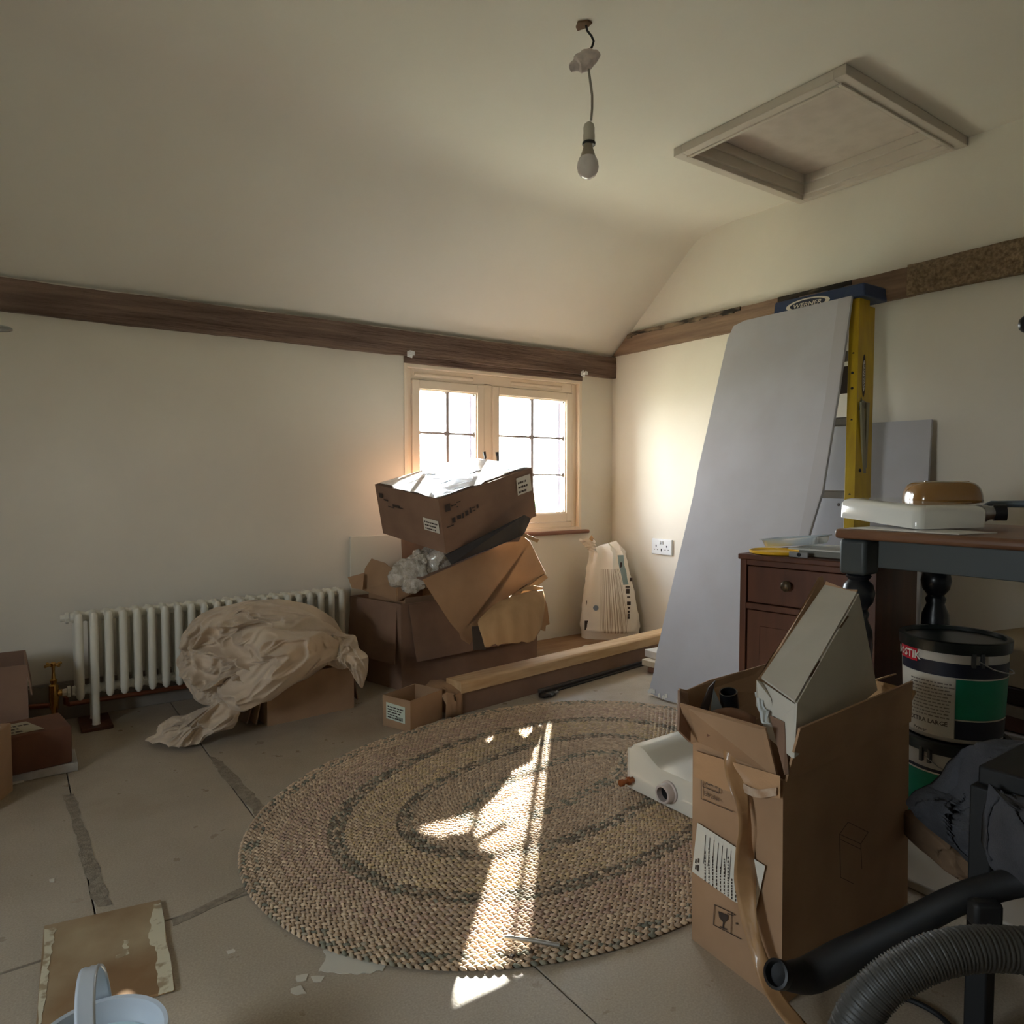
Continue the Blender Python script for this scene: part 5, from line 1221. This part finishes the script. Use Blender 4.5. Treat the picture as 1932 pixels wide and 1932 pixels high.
for s in ((1584,1574,1600,1551),(1600,1551,1638,1570),(1584,1574,1624,1592),(1624,1592,1638,1570),(1584,1574,1586,1655),(1586,1655,1612,1668),(1586,1584,1624,1602),(1624,1592,1626,1640)): pline(pr_, *s, P_=RP)
o = pr_.build('printed_outline', fi, tc_); o['kind'] = 'stuff'
# glossy tape patch and hanging kraft tape
cleart = mat('clear_packing_tape', S((190,150,112)), .12, coat=1.0, bump=.5, bscale=40, bdist=.004)
mb = MB(); P = []
for i in range(17):
    r = []
    for j in range(7):
        x = 1309+(1472-1309)*i/16; yt = 1414+(1462-1414)*i/16; hh = 58-abs(i-6)*1.5
        p = LP(x, yt+2+hh*j/6, .0018+.0016*(1+mnoise.noise(V((i*.7, j*.9, 3))))); r.append(p)
    P.append(r)
mb.grid(P); mb.build('clear_tape', cleart, tc_, smooth=True, fix=False)
hazy = mat('hazy_tape_glue', S((200,180,160)), .35, S((170,136,106)), 40, coat=.6)
mb = MB(); P = []
for i in range(9):
    P.append([LP(1402+(1465-1402)*i/8, 1478+12*i/8+16*j/3+6*math.sin(i*.5), .0075) for j in range(4)])
mb.grid(P); mb.build('glue_smear', hazy, tc_, smooth=True, fix=False)
ktape = mat('brown_kraft_tape', S((182,142,98)), .5, S((160,120,80)), 20, coat=.25)
path = [(1380,1418,.000,34),(1383,1445,.004,34),(1392,1475,.012,38),(1404,1520,.016,30),(1406,1560,.022,34),(1402,1600,.024,42),(1404,1650,.022,44),(1410,1700,.026,34),(1418,1750,.030,30),(1430,1800,.034,30),(1446,1850,.040,34),(1470,1890,.044,36),(1500,1925,.040,40),(1535,1965,.036,40)]
def catmull(pts, s):
    out = []
    for i in range(len(pts)-1):
        p0, p1, p2, p3 = [pts[min(max(j, 0), len(pts)-1)] for j in (i-1, i, i+1, i+2)]
        for k in range(s):
            t = k/s; out.append(tuple(.5*((2*b)+(-a_+c)*t+(2*a_-5*b+4*c-d_)*t*t+(-a_+3*b-3*c+d_)*t**3) for a_, b, c, d_ in zip(p0,p1,p2,p3)))
    return out+[pts[-1]]
P = []
for (x, y, off, w2) in catmull(path, 5):
    if y < 1880: base = LP(x, y, off)
    else: base = LP(x, y, off)
    sc_ = (base-CAM).dot(_F)/FPX; tw_ = .55*math.sin(y*.017); sidev = (_R*math.cos(tw_)+_F*math.sin(tw_))
    r = [base+sidev*(sc_*w2*(k/4-.5))+nL*(.003*math.sin(k*1.6+y*.03)) for k in range(5)]
    P.append([V((q.x, q.y, max(.004, q.z))) for q in r])
mb = MB(); mb.grid(P); o = mb.build('hanging_tape', ktape, tc_, smooth=True, solid=.0012, fix=False)
# white mailer carton standing in the tall carton
wm = mat('white_lined_card', S((196,190,178)), .75, S((186,180,168)), 6)
A3, B3, C3, D3 = D(1437,1281,1.31), D(1500,1326,1.225), D(1617,1120,1.53), D(1556,1106,1.60)
dn1 = D(1494,1430,1.20)-B3; dn2 = D(1652,1302,1.57)-C3
wc = thing('white_carton', 'white lined flat carton with slots standing on its end in the tall brown carton', 'box', tuple((A3+C3)/2+V((0,0,-.2))))
mb = MB(); mb.slab([A3, B3, C3, D3], .004); mb.build('lid_panel', wm, wc)
mb = MB(); mb.slab([B3, B3+dn1*1.0, C3+dn2, C3], .004); mb.build('side_panel', wm, wc)
mb = MB(); mb.slab([A3+V((-.004,-.004,-.004)), B3+V((0,-.002,-.003)), B3+dn1, D(1440,1384,1.275)], .004); mb.build('end_panel', wm, wc)
mb = MB(); mb.slab([A3, D3, D(1551,1088,1.61), D(1543,1092,1.60), D(1488,1190,1.46), D(1440,1262,1.33), D(1428,1283,1.305)], .003); mb.build('tuck_flap', M['card'], wc)
mb = MB(); mb.slab([A3+V((-.006,-.006,-.004)), D(1428,1283,1.30), D(1427,1330,1.29), D(1437,1352,1.285), D(1462,1346,1.27), D(1455,1318,1.275)], .003); mb.build('tuck_flap', wm, wc)
mb = MB(); mb.slab([D3, C3, D(1619,1113,1.535), D(1598,1112,1.55), D(1560,1097,1.60)], .003); mb.build('tuck_flap', M['card'], wc)
slotm = mat('slot_brown', S((92,66,44)), .9)
ns_ = (B3-C3).cross(dn1).normalized(); ns_ = ns_ if ns_.dot(_F) < 0 else -ns_
for (x0, y0, x1, y1) in ((1598,1163,1583,1185),(1544,1247,1527,1277)):
    def WP(x, y): return PLN(x, y, B3+ns_*.0045, ns_)
    mb = MB(); mb.slab([WP(x0,y0), WP(x0+4,y0-1), WP(x1+4,y1-1), WP(x1-2,y1+1)], ns_*.0006); mb.build('slot', slotm, wc)
mb = MB(); mb.slab([D(1452,1350,1.26), D(1480,1362,1.235), D(1488,1460,1.20), D(1480,1462,1.20)], .003); mb.build('inner_flap', M['card_dark'], tc_)
# things inside the tall carton
bt_ = thing('black_tube', 'black plastic tube standing inside the tall brown carton', 'tube', tuple(D(1400,1400,1.40)+V((0,0,-.2))))
t0, t1 = D(1374,1305,1.40), D(1398,1372,1.46)+V((0,0,-.16)); ax_ = (t0-t1).normalized()
mb = MB(); mb.lathe(t1, [(.0175,0),(.0175,(t0-t1).length),(.0150,(t0-t1).length),(.0150,(t0-t1).length-.12),(.001,(t0-t1).length-.12)], 28, axis=ax_); mb.build('tube_wall', M['black'], bt_, smooth=True, auto=40)
mb = MB(); mb.slab([D(1322,1338,1.38), D(1338,1297,1.41), D(1350,1284,1.42), D(1347,1300,1.42), D(1334,1352,1.38), D(1326,1372,1.36)], .003); tag(mb.build('dark_sleeve', mat('dark_folded_card', S((52,36,28)), .6)), 'dark folded card sleeve standing left of the black tube in the tall carton', 'card')
mb = MB(); P = []
for i in range(9):
    P.append([D(1334+92*i/8, 1345-14*math.sin(math.pi*i/8)+j*9+ (8*i/8), 1.35-.004*math.sin(i)-.006*j+.003*mnoise.noise(V((i*.8,j,0)))) for j in range(6)])
mb.grid(P); tag(mb.build('brown_paper', mat('brown_wrapping_paper', S((150,110,84)), .7, S((128,90,66)), 20), smooth=True, solid=.0015, fix=False), 'folded brown wrapping paper just inside the rim of the tall carton', 'paper')
mb = MB(); P = []
for i in range(12):
    t = i/11; c_ = D(1345-14*t-4*t*t, 1297+38*t, 1.385); P.append(c_)
mb.slab([D(1340,1352,1.375), D(1347,1300,1.40), D(1355,1318,1.40), D(1370,1352,1.38)], .002); tag(mb.build('silver_film', mat('grey_silver_film', S((120,122,118)), .25, metal=.4)), 'grey silvery film bag standing between the dark sleeve and the black tube', 'film bag')
cr_ = MB(); P = []
for i in range(14):
    t = i/13; P.append([D(1424+14*t+k*5*(1+.3*math.sin(i)), 1306+62*t+3*math.sin(i*1.3), 1.30-.05*t+.004*mnoise.noise(V((i,k,0)))-.003*(k%2)) for k in range(4)])
cr_.grid(P); tag(cr_.build('plastic_wrap', mat('shiny_white_film', S((196,200,200)), .15, coat=.8), smooth=True, solid=.001, fix=False, auto=30), 'shiny strip of crumpled white film along the left edge of the white carton', 'film')

# ------------------------------------------------------------------ hoses and wand
wand = thing('vacuum_wand', 'smooth black vacuum wand with open end leaning in front of the tall carton', 'wand', tuple(D(1560,1840,1.08)))
wp_ = [D(1466,1838,1.06), D(1490,1842,1.075), D(1530,1838,1.10), D(1600,1802,1.10), D(1700,1752,1.08), D(1800,1700,1.06), D(1870,1676,1.05), D(1945,1660,1.03), D(2060,1650,.98)]
wp2 = catmull([tuple(p) for p in wp_], 5)
axw_ = (V(wp2[0])-V(wp2[3])).normalized()
m_ = MB(); m_.tube(wp2, [.0165+.008*math.exp(-((i-12)/7)**2)+.0035*min(1, i/20) for i in range(len(wp2))], 20, cap=False); m_.build('wand_tube', M['blackmatt'], wand, smooth=True)
m_ = MB(); m_.lathe(V(wp2[0])-axw_*.01, [(.0150,.0),(.0205,.002),(.0205,.014),(.0165,.0145),(.0160,.002),(.001,.001)], 28, axis=axw_); m_.build('cuff', M['black'], wand, smooth=True, auto=40)
m_ = MB(); m_.obox(D(1858,1722,1.0), _R*.020, V((0,0,.018)), _F*.012); m_.build('grip', M['blackmatt'], wand, bevel=.006)
hose = [D(1585,2010,.80), D(1605,1950,.80), D(1630,1900,.80), D(1665,1860,.80), D(1712,1828,.80), D(1770,1802,.80), D(1840,1790,.80), D(1930,1792,.80), D(2060,1800,.80)]
hp_ = catmull([tuple(p) for p in hose], 26)
m_ = MB(); m_.tube(hp_, [.0225+.0016*math.cos(i*math.pi*.75) for i in range(len(hp_))], 20, cap=True)
tag(m_.build('corrugated_hose', mat('dark_grey_hose', S((66,64,60)), .5), smooth=True, auto=0), 'ribbed dark grey vacuum hose curving across the bottom right corner', 'hose')
cbl = [ZP(1690,1880,.006), ZP(1720,1888,.005), ZP(1755,1905,.005), ZP(1785,1928,.005), ZP(1820,1975,.005)]
m_ = MB(); m_.tube(catmull([tuple(p) for p in cbl], 6), .0045, 8); tag(m_.build('black_cable', M['blackmatt'], smooth=True), 'black cable lying on the floor under the ribbed hose', 'cable')
# vacuum body at the right edge
vb = thing('vacuum_cleaner', 'dark vacuum cleaner drum at the bottom right edge', 'vacuum cleaner', (1.27, .18, 0))
m_ = MB(); m_.lathe((1.27,.19,0), [(.12,0),(.145,.02),(.15,.14),(.145,.24),(.11,.30),(.05,.33),(.001,.335)], 40); m_.build('drum', M['blackmatt'], vb, smooth=True)
# stool draped with clothes
st = thing('stool', 'dark painted stool with square legs at the right edge, draped with grey cloth', 'stool', (1.40, .40, 0))
sx, sy = 1.232, .472
for (x, y) in ((sx, sy), (sx+.30, sy), (sx, sy-.32), (sx+.30, sy-.32)):
    MB().box((x-.016, y-.016, 0), (x+.016, y+.016, .425)).build('leg', M['blackmatt'], st, bevel=.003)
MB().box((sx-.004, sy-.345, .4255), (sx+.325, sy+.010, .455)).build('seat', M['blackmatt'], st, bevel=.004)
MB().box((sx-.012, sy-.30, .16), (sx+.012, sy-.02, .19)).build('stretcher', M['blackmatt'], st, bevel=.003)
gc = MB()
cloth_blob(gc, [(1800,1432,1.38),(1835,1400,1.34),(1862,1400,1.32),(1880,1450,1.30),(1886,1540,1.30),(1880,1620,1.30),(1850,1636,1.32),(1815,1620,1.35),(1780,1592,1.38),(1748,1575,1.40),(1722,1548,1.42),(1704,1520,1.44),(1722,1498,1.44),(1762,1480,1.42),(1785,1458,1.40)], (1810,1520,1.33), .07, back=.04, folds=.085, fdir=(.1,0,1), fscale=11, fstretch=.22, seed=41, nA=170, nR=44)
cloth_blob(gc, [(1838,1402,1.30),(1880,1393,1.28),(1940,1398,1.26),(1990,1405,1.24),(1990,1452,1.22),(1930,1440,1.22),(1875,1430,1.24),(1850,1424,1.27)], (1915,1418,1.22), .03, back=.02, folds=.03, fdir=(.9,0,.2), fscale=14, fstretch=.3, seed=43, nA=110, nR=16)
cloth_blob(gc, [(1868,1482,1.08),(1905,1490,1.06),(1945,1496,1.05),(1990,1500,1.04),(1990,1664,1.02),(1940,1668,1.03),(1900,1655,1.05),(1868,1640,1.07),(1850,1600,1.08),(1852,1540,1.08)], (1915,1575,1.04), .045, back=.02, folds=.07, fdir=(.1,0,1), fscale=12, fstretch=.22, seed=45, nA=150, nR=36)
tag(gc.build('grey_garments', mat('charcoal_grey_cloth', S((76,76,80)), .95, S((58,58,62)), 10, bump=.3, bscale=300), smooth=True, fix=False, auto=0), 'pile of dark grey garments hanging from the stool in front of the tubs', 'clothes')
gc = MB()
cloth_blob(gc, [(1700,1530,1.52),(1730,1525,1.50),(1780,1560,1.46),(1815,1600,1.42),(1850,1640,1.38),(1870,1690,1.34),(1830,1672,1.38),(1780,1640,1.42),(1735,1600,1.48),(1702,1565,1.52)], (1770,1590,1.45), .05, back=.03, folds=.03, fdir=(.6,-.4,-.2), fscale=10, fstretch=.3, seed=47, nA=110, nR=20)
tag(gc.build('brown_blanket', mat('brown_beige_blanket', S((128,102,76)), .95, S((104,80,60)), 9), smooth=True, fix=False, auto=0), 'brown beige blanket edge under the grey garments', 'blanket')
mb = MB(); mb.hexa([V((1.60,.36,.0005)), V((1.835,.36,.0005)), V((1.835,.86,.0005)), V((1.60,.86,.0005)), V((1.60,.36,.022)), V((1.835,.36,.022)), V((1.835,.86,.022)), V((1.60,.86,.022))])
tag(mb.build('pale_board', mat('pale_floor_board', S((176,166,152)), .45, S((162,152,138)), 4), bevel=.004), 'pale smooth board lying on the floor behind the tall carton', 'board')
# stacked boxes behind the tubs
z = 0.0; cols = [(('dark_box', S((66,52,46)), .10), 'dark brown box at the bottom of the stack behind the tubs'), (('white_box', S((168,158,146)), .045), 'off-white slim box, second from the bottom behind the tubs'), (('red_brown_box', S((104,72,64)), .05), 'red-brown slim box in the middle of the stack behind the tubs'), (('white_box', S((170,160,150)), .035), 'off-white slim box just above the red-brown one behind the tubs'), (('dark_box', S((58,46,46)), .05), 'dark slim box second from the top of the stack behind the tubs'), (('beige_box', S((150,130,98)), .115), 'beige carton on top of the stack behind the tubs')]
for k, ((nm, col, h_), lab) in enumerate(cols):
    j = random.Random(k).uniform(-.012, .012); c0 = V((2.62+j, .86-j*1.5, z))
    m_ = MB(); a_ = math.radians(-3+2*k*(-1)**k); ux_, uy_ = V((math.cos(a_), math.sin(a_), 0)), V((-math.sin(a_), math.cos(a_), 0))
    m_.obox(c0+V((0,0,h_/2+.0005)), ux_*.20, uy_*.16, V((0,0,h_/2-.0008))); z += h_+.001
    tag(m_.build(nm, mat(nm+'_card', col, .7, tuple(v*.85 for v in col), 8), bevel=.003), lab, 'box')
# slim books and tiles beside the plasterboard foot
z = .0005
for k, (h_, dx_, dy2, col, nm, lab) in enumerate(((.030, 0, 0, S((120,84,64)), 'brown_book', 'brown book at the bottom of the small stack beside the plasterboard foot'), (.030, -.02, .010, S((196,180,156)), 'cream_block', 'cream block in the middle of the small stack beside the plasterboard foot'), (.036, .012, .018, S((200,192,182)), 'white_block', 'white block on top of the small stack beside the plasterboard foot'))):
    c0 = V((2.545+dx_, 2.295+dy2, z+h_/2)); a_ = math.radians(12-7*k); m_ = MB()
    m_.obox(c0, V((math.cos(a_), math.sin(a_), 0))*.11, V((-math.sin(a_), math.cos(a_), 0))*.075, V((0,0,h_/2-.0006))); z += h_+.0006
    tag(m_.build(nm, mat(nm+'_cover', col, .7, tuple(v*.88 for v in col), 30), bevel=.003), lab, 'block' if k else 'book')

# ------------------------------------------------------------------ left edge: cartons and books
def simple_box(name, lab, cat, c0, hx, hy, h_, ang, m, open_top=False, lift=0.0, tilt=0):
    a_ = math.radians(ang); ux_, uy_ = V((math.cos(a_), math.sin(a_), 0)), V((-math.sin(a_), math.cos(a_), 0)); c0 = V(c0)
    t = thing(name, lab, cat, tuple(c0)); bt = [c0-ux_*hx-uy_*hy, c0+ux_*hx-uy_*hy, c0+ux_*hx+uy_*hy, c0-ux_*hx+uy_*hy]
    tp = [p+V((tilt*h_,0,h_)) for p in bt]
    if open_top: carton_body(t, bt, tp, m)
    else: MB().hexa(bt+tp).build('carton_body', m, t, bevel=.003)
    return t, bt, tp
t, bt, tp = simple_box('carton', 'dark open carton against the wall at the left edge, beside the brass valve', 'box', (-.14, 2.865, 0), .175, .12, .31, 0, M['card_dark'], True)
flap(t, [tp[1], tp[2], tp[2]+V((.002,-.0,.0))+V((.012,0,-.10)), tp[1]+V((.012,0,-.10))], M['card_dark'])
m_ = MB(); m_.box((-.05, 2.555, .0005), (.155, 2.69, .028)); tag(m_.build('white_book', mat('white_book_cover', S((190,184,178)), .5, S((170,164,158)), 30), bevel=.002), 'flat white book lying on the floor beneath the reddish carton at the left', 'book')
t, bt, tp = simple_box('carton', 'small reddish brown carton with curled label, lying on the white book at the left', 'box', (.025, 2.63, .029), .105, .085, .115, 8, mat('reddish_carton', S((112,72,50)), .85, S((96,60,42)), 8))
labelpatch(t, [tp[0]+V((.02,.02,0)), tp[1]+V((-.07,.01,0)), tp[2]+V((-.09,-.05,0)), tp[3]+V((.02,-.03,0))], V((0,0,1)), 3, 31, m=mat('aged_label', S((170,160,136)), .7))
t, bt, tp = simple_box('carton', 'brown carton covered with white labels at the left edge, nearest the camera', 'box', (-.17, 2.47, 0), .135, .09, .20, -24, M['card'])
nrm = V((math.sin(math.radians(-24)), -math.cos(math.radians(-24)), 0))
labelpatch(t, [bt[0]*.45+bt[1]*.55+V((0,0,.09)), bt[0]*.06+bt[1]*.94+V((0,0,.10)), bt[0]*.10+bt[1]*.90+V((0,0,.17)), bt[0]*.5+bt[1]*.5+V((0,0,.17))], nrm, 4, 33, proud=.0035)
labelpatch(t, [tp[0]*.3+tp[1]*.7+(tp[3]-tp[0])*.2, tp[0]*.04+tp[1]*.96+(tp[3]-tp[0])*.15, tp[0]*.04+tp[1]*.96+(tp[3]-tp[0])*.8, tp[0]*.5+tp[1]*.5+(tp[3]-tp[0])*.8], V((0,0,1)), 4, 34, proud=.001)
mb = MB(); p = ZP(22,1478,.001); mb.slab([p+V((-.04,-.02,0)), p+V((.03,-.012,0)), p+V((.035,.03,.012)), p+V((-.03,.028,.010))], (0,0,.002)); tag(mb.build('white_card', M['paper']), 'white folded card on the floor at the far left edge', 'card')

# ------------------------------------------------------------------ floor pieces
pb = [ZP(83,1752,.0005), ZP(303,1702,.0005), ZP(331,1869,.0005), ZP(260,1893,.0005), ZP(62,2010,.0005)]
plym = mat('weathered_ply', S((170,150,118)), .7, S((132,100,66)), 4.5, (1,1,1), 8, .35, .62, bump=.2)
ply = thing('plywood_offcut', 'weathered square plywood offcut with white paint streaks lying on the floor', 'board', (.12,1.5,0))
MB().slab(pb, (0,0,.006)).build('ply_sheet', plym, ply, bevel=.001)
for (q, nm) in (([(290,1706),(303,1703),(330,1866),(322,1870),(300,1876),(296,1800),(280,1770)], 1), ([(83,1754),(108,1749),(98,1790),(90,1850),(84,1900),(70,1960)], 2), ([(232,1775),(242,1772),(244,1800),(226,1806),(214,1808),(232,1797)], 3)):
    pts = [ZP(x, y, .0068) for x, y in q]; mb = MB(); dense = []
    for i in range(len(pts)):
        a_, b_2 = pts[i], pts[(i+1) % len(pts)]
        for k in range(8): p = a_.lerp(b_2, k/8); dense.append(p+V((mnoise.noise(p*120), mnoise.noise(p*130+V((3,0,0))), 0))*.006)
    mb.slab(dense, (0,0,.0004)); mb.build('paint_streak', mat('dried_cream_paint', S((206,196,168)), .7, S((160,140,110)), 45, lo=.5, hi=.62), ply)
def blot(name, lab, cat, q, m, h_=.0012, amp=.006, z=.0004):
    pts = [ZP(x, y, z) for x, y in q]; dense = []
    for i in range(len(pts)):
        a_, b_2 = pts[i], pts[(i+1) % len(pts)]
        for k in range(8): p = a_.lerp(b_2, k/8); dense.append(p+V((mnoise.noise(p*70), mnoise.noise(p*70+V((3,0,0))), 0))*amp)
    mb = MB(); mb.slab(dense, (0,0,h_)); o = mb.build(name, m, bevel=0)
    return tag(o, lab, cat)
fill = mat('white_filler', S((206,200,186)), .6)
blot('filler_patch', 'large white filler patch on the floor at the lower left rim of the rug', 'filler patch', [(612,1764),(640,1775),(690,1795),(735,1815),(722,1830),(690,1838),(650,1838),(600,1832),(612,1815)], fill)
for i, (q, lb_) in enumerate(((((558,1842),(580,1838),(577,1850),(560,1853)), 'small white filler splash left of the large filler patch'), (((588,1843),(612,1842),(606,1853),(590,1854)), 'thin white filler splash between the small splash and the large patch'), (((548,1866),(568,1860),(577,1874),(560,1878),(549,1874)), 'white filler splash nearest the camera below the large patch'), (((428,1795),(440,1791),(443,1797),(430,1800)), 'tiny white spot on the floor between the plywood and the filler patch'), (((92,1660),(106,1657),(103,1664),(94,1665)), 'tiny white spot on the floor above the plywood, far left'))):
    blot('filler_splash', lb_, 'filler patch', q, fill, amp=.003)
rm = MB(); r0, r1 = ZP(952,1768,.021), ZP(1056,1784,.021); md = (r0+r1)/2+V((0,0,.002)); rm.tube([r0, md, r1], .0042, 10)
tag(rm.build('steel_rod', M['alu'], smooth=True), 'short dull metal rod lying on the front edge of the rug', 'rod')
for (x, y, l_) in ((966,1806,'dark crumb on the rug left of and below the metal rod'), (1003,1797,'dark crumb on the rug just under the middle of the metal rod')):
    p = ZP(x, y, .0135); m_ = MB(); m_.obox(p+V((0,0,.002)), V((.004,.002,0)), V((-.002,.003,0)), V((0,0,.002))); tag(m_.build('debris_crumb', M['ink'], bevel=.001), l_, 'debris')
sr = MB(); pts = [ZP(x, y, .0135) for x, y in ((775,1405),(758,1404),(742,1408),(736,1416),(740,1426),(752,1430),(770,1431),(790,1428))]
sr.tube(catmull([tuple(p) for p in pts], 5), .0016, 6); tag(sr.build('string_loop', mat('pale_string', S((186,164,132)), .8), smooth=True), 'thin pale string loop lying on the far left part of the rug', 'string')
# dirty joint tapes and glue lines on the floor
gl_ = mat('dirty_adhesive_line', S((126,114,98)), .85, S((150,138,120)), 60, lo=.4, hi=.6, bump=.3)
blot('adhesive_line', 'long dirty adhesive line on the floor in front of the radiator valve', 'adhesive line', [(118,1500),(140,1498),(165,1570),(190,1650),(212,1706),(182,1712),(158,1640),(140,1570)], gl_, h_=.0006, amp=.009)
blot('adhesive_line', 'dirty adhesive line on the floor running from the dust sheet to the rug', 'adhesive line', [(395,1425),(420,1438),(462,1480),(505,1528),(488,1545),(450,1500),(410,1455)], gl_, h_=.0006, amp=.008)
blot('adhesive_line', 'thin dirty adhesive line between the plywood offcut and the rug', 'adhesive line', [(322,1738),(400,1700),(488,1660),(492,1668),(405,1712),(325,1748)], gl_, h_=.0006, amp=.005)

# ------------------------------------------------------------------ paint kettle bottom left
kz = .145; kc_ = ZP(184,1962,kz); KR = .083
kt = thing('paint_kettle', 'pale grey plastic paint kettle with strap handle in the bottom left corner', 'paint kettle', (kc_.x, kc_.y, 0))
km = mat('pale_grey_kettle_plastic', S((190,196,202)), .28, coat=.3)
mb = MB(); mb.lathe((kc_.x, kc_.y, .0005), [(.060,0),(.064,.004),(.079,kz-.012),(.086,kz-.012),(.088,kz-.006),(.086,kz),(.081,kz-.002),(.0785,kz-.010),(.074,kz-.022),(.060,.006),(.001,.005)], 56); mb.build('kettle_shell', km, kt, smooth=True, auto=50)
mb = MB(); mb.lathe((kc_.x, kc_.y, .0005), [(.0725,kz-.034),(.071,kz-.030),(.001,kz-.031)], 40); mb.build('paint_skin', mat('pale_blue_paint', S((196,216,220)), .3), kt, smooth=True)
hdir = (ZP(196,1868,kz)-kc_); hdir.z = 0; hdir.normalize(); hs = V((-hdir.y, hdir.x, 0)); hp0 = V((kc_.x, kc_.y, kz-.004))
P = []
for i in range(29):
    t_ = math.pi*i/28; r = []
    top = hp0+hdir*(.087*math.cos(t_))+V((0,0,1))*(.088*math.sin(t_)**.9)-_R*.012*math.sin(t_)
    for k in range(7): r.append(top+hs*(.0115*(k/3-1))+V((0,0,1))*(.0012 if k in (1,3,5) else 0))
    P.append(r)
mb = MB(); mb.grid(P); mb.build('strap_handle', km, kt, smooth=True, solid=.003, fix=False, auto=50)

# ------------------------------------------------------------------ poles whose ends show at both edges
e = D(24,622,1.20); pl1 = thing('pole', 'end of a dark metal pole with shiny tip entering at the left edge', 'pole', (X0+.01, e.y, e.z-.01))
MB().tube([(X0, e.y, e.z), (e.x-.030, e.y, e.z)], .006, 14).build('pole_tube', M['black'], pl1, smooth=True)
MB().tube([(e.x-.032, e.y, e.z), (e.x-.02, e.y, e.z), (e.x-.006, e.y, e.z), (e.x, e.y, e.z)], [.0065,.0065,.005,.002], 14).build('pole_tip', M['steel'], pl1, smooth=True)
e = D(1941,611,1.15); pl2 = thing('pole', 'round black ball end of a pole just showing at the right edge', 'pole', (X1-.01, e.y, e.z-.01))
MB().tube([(X1, e.y, e.z), (e.x+.012, e.y, e.z)], .006, 14).build('pole_tube', M['black'], pl2, smooth=True)
MB().lathe((e.x, e.y, e.z-.0145), [(.001,0),(.008,.002),(.013,.007),(.0148,.0145),(.013,.022),(.008,.027),(.001,.029)], 24).build('ball_end', M['black'], pl2, smooth=True)
for p_ in (pl1, pl2): pass
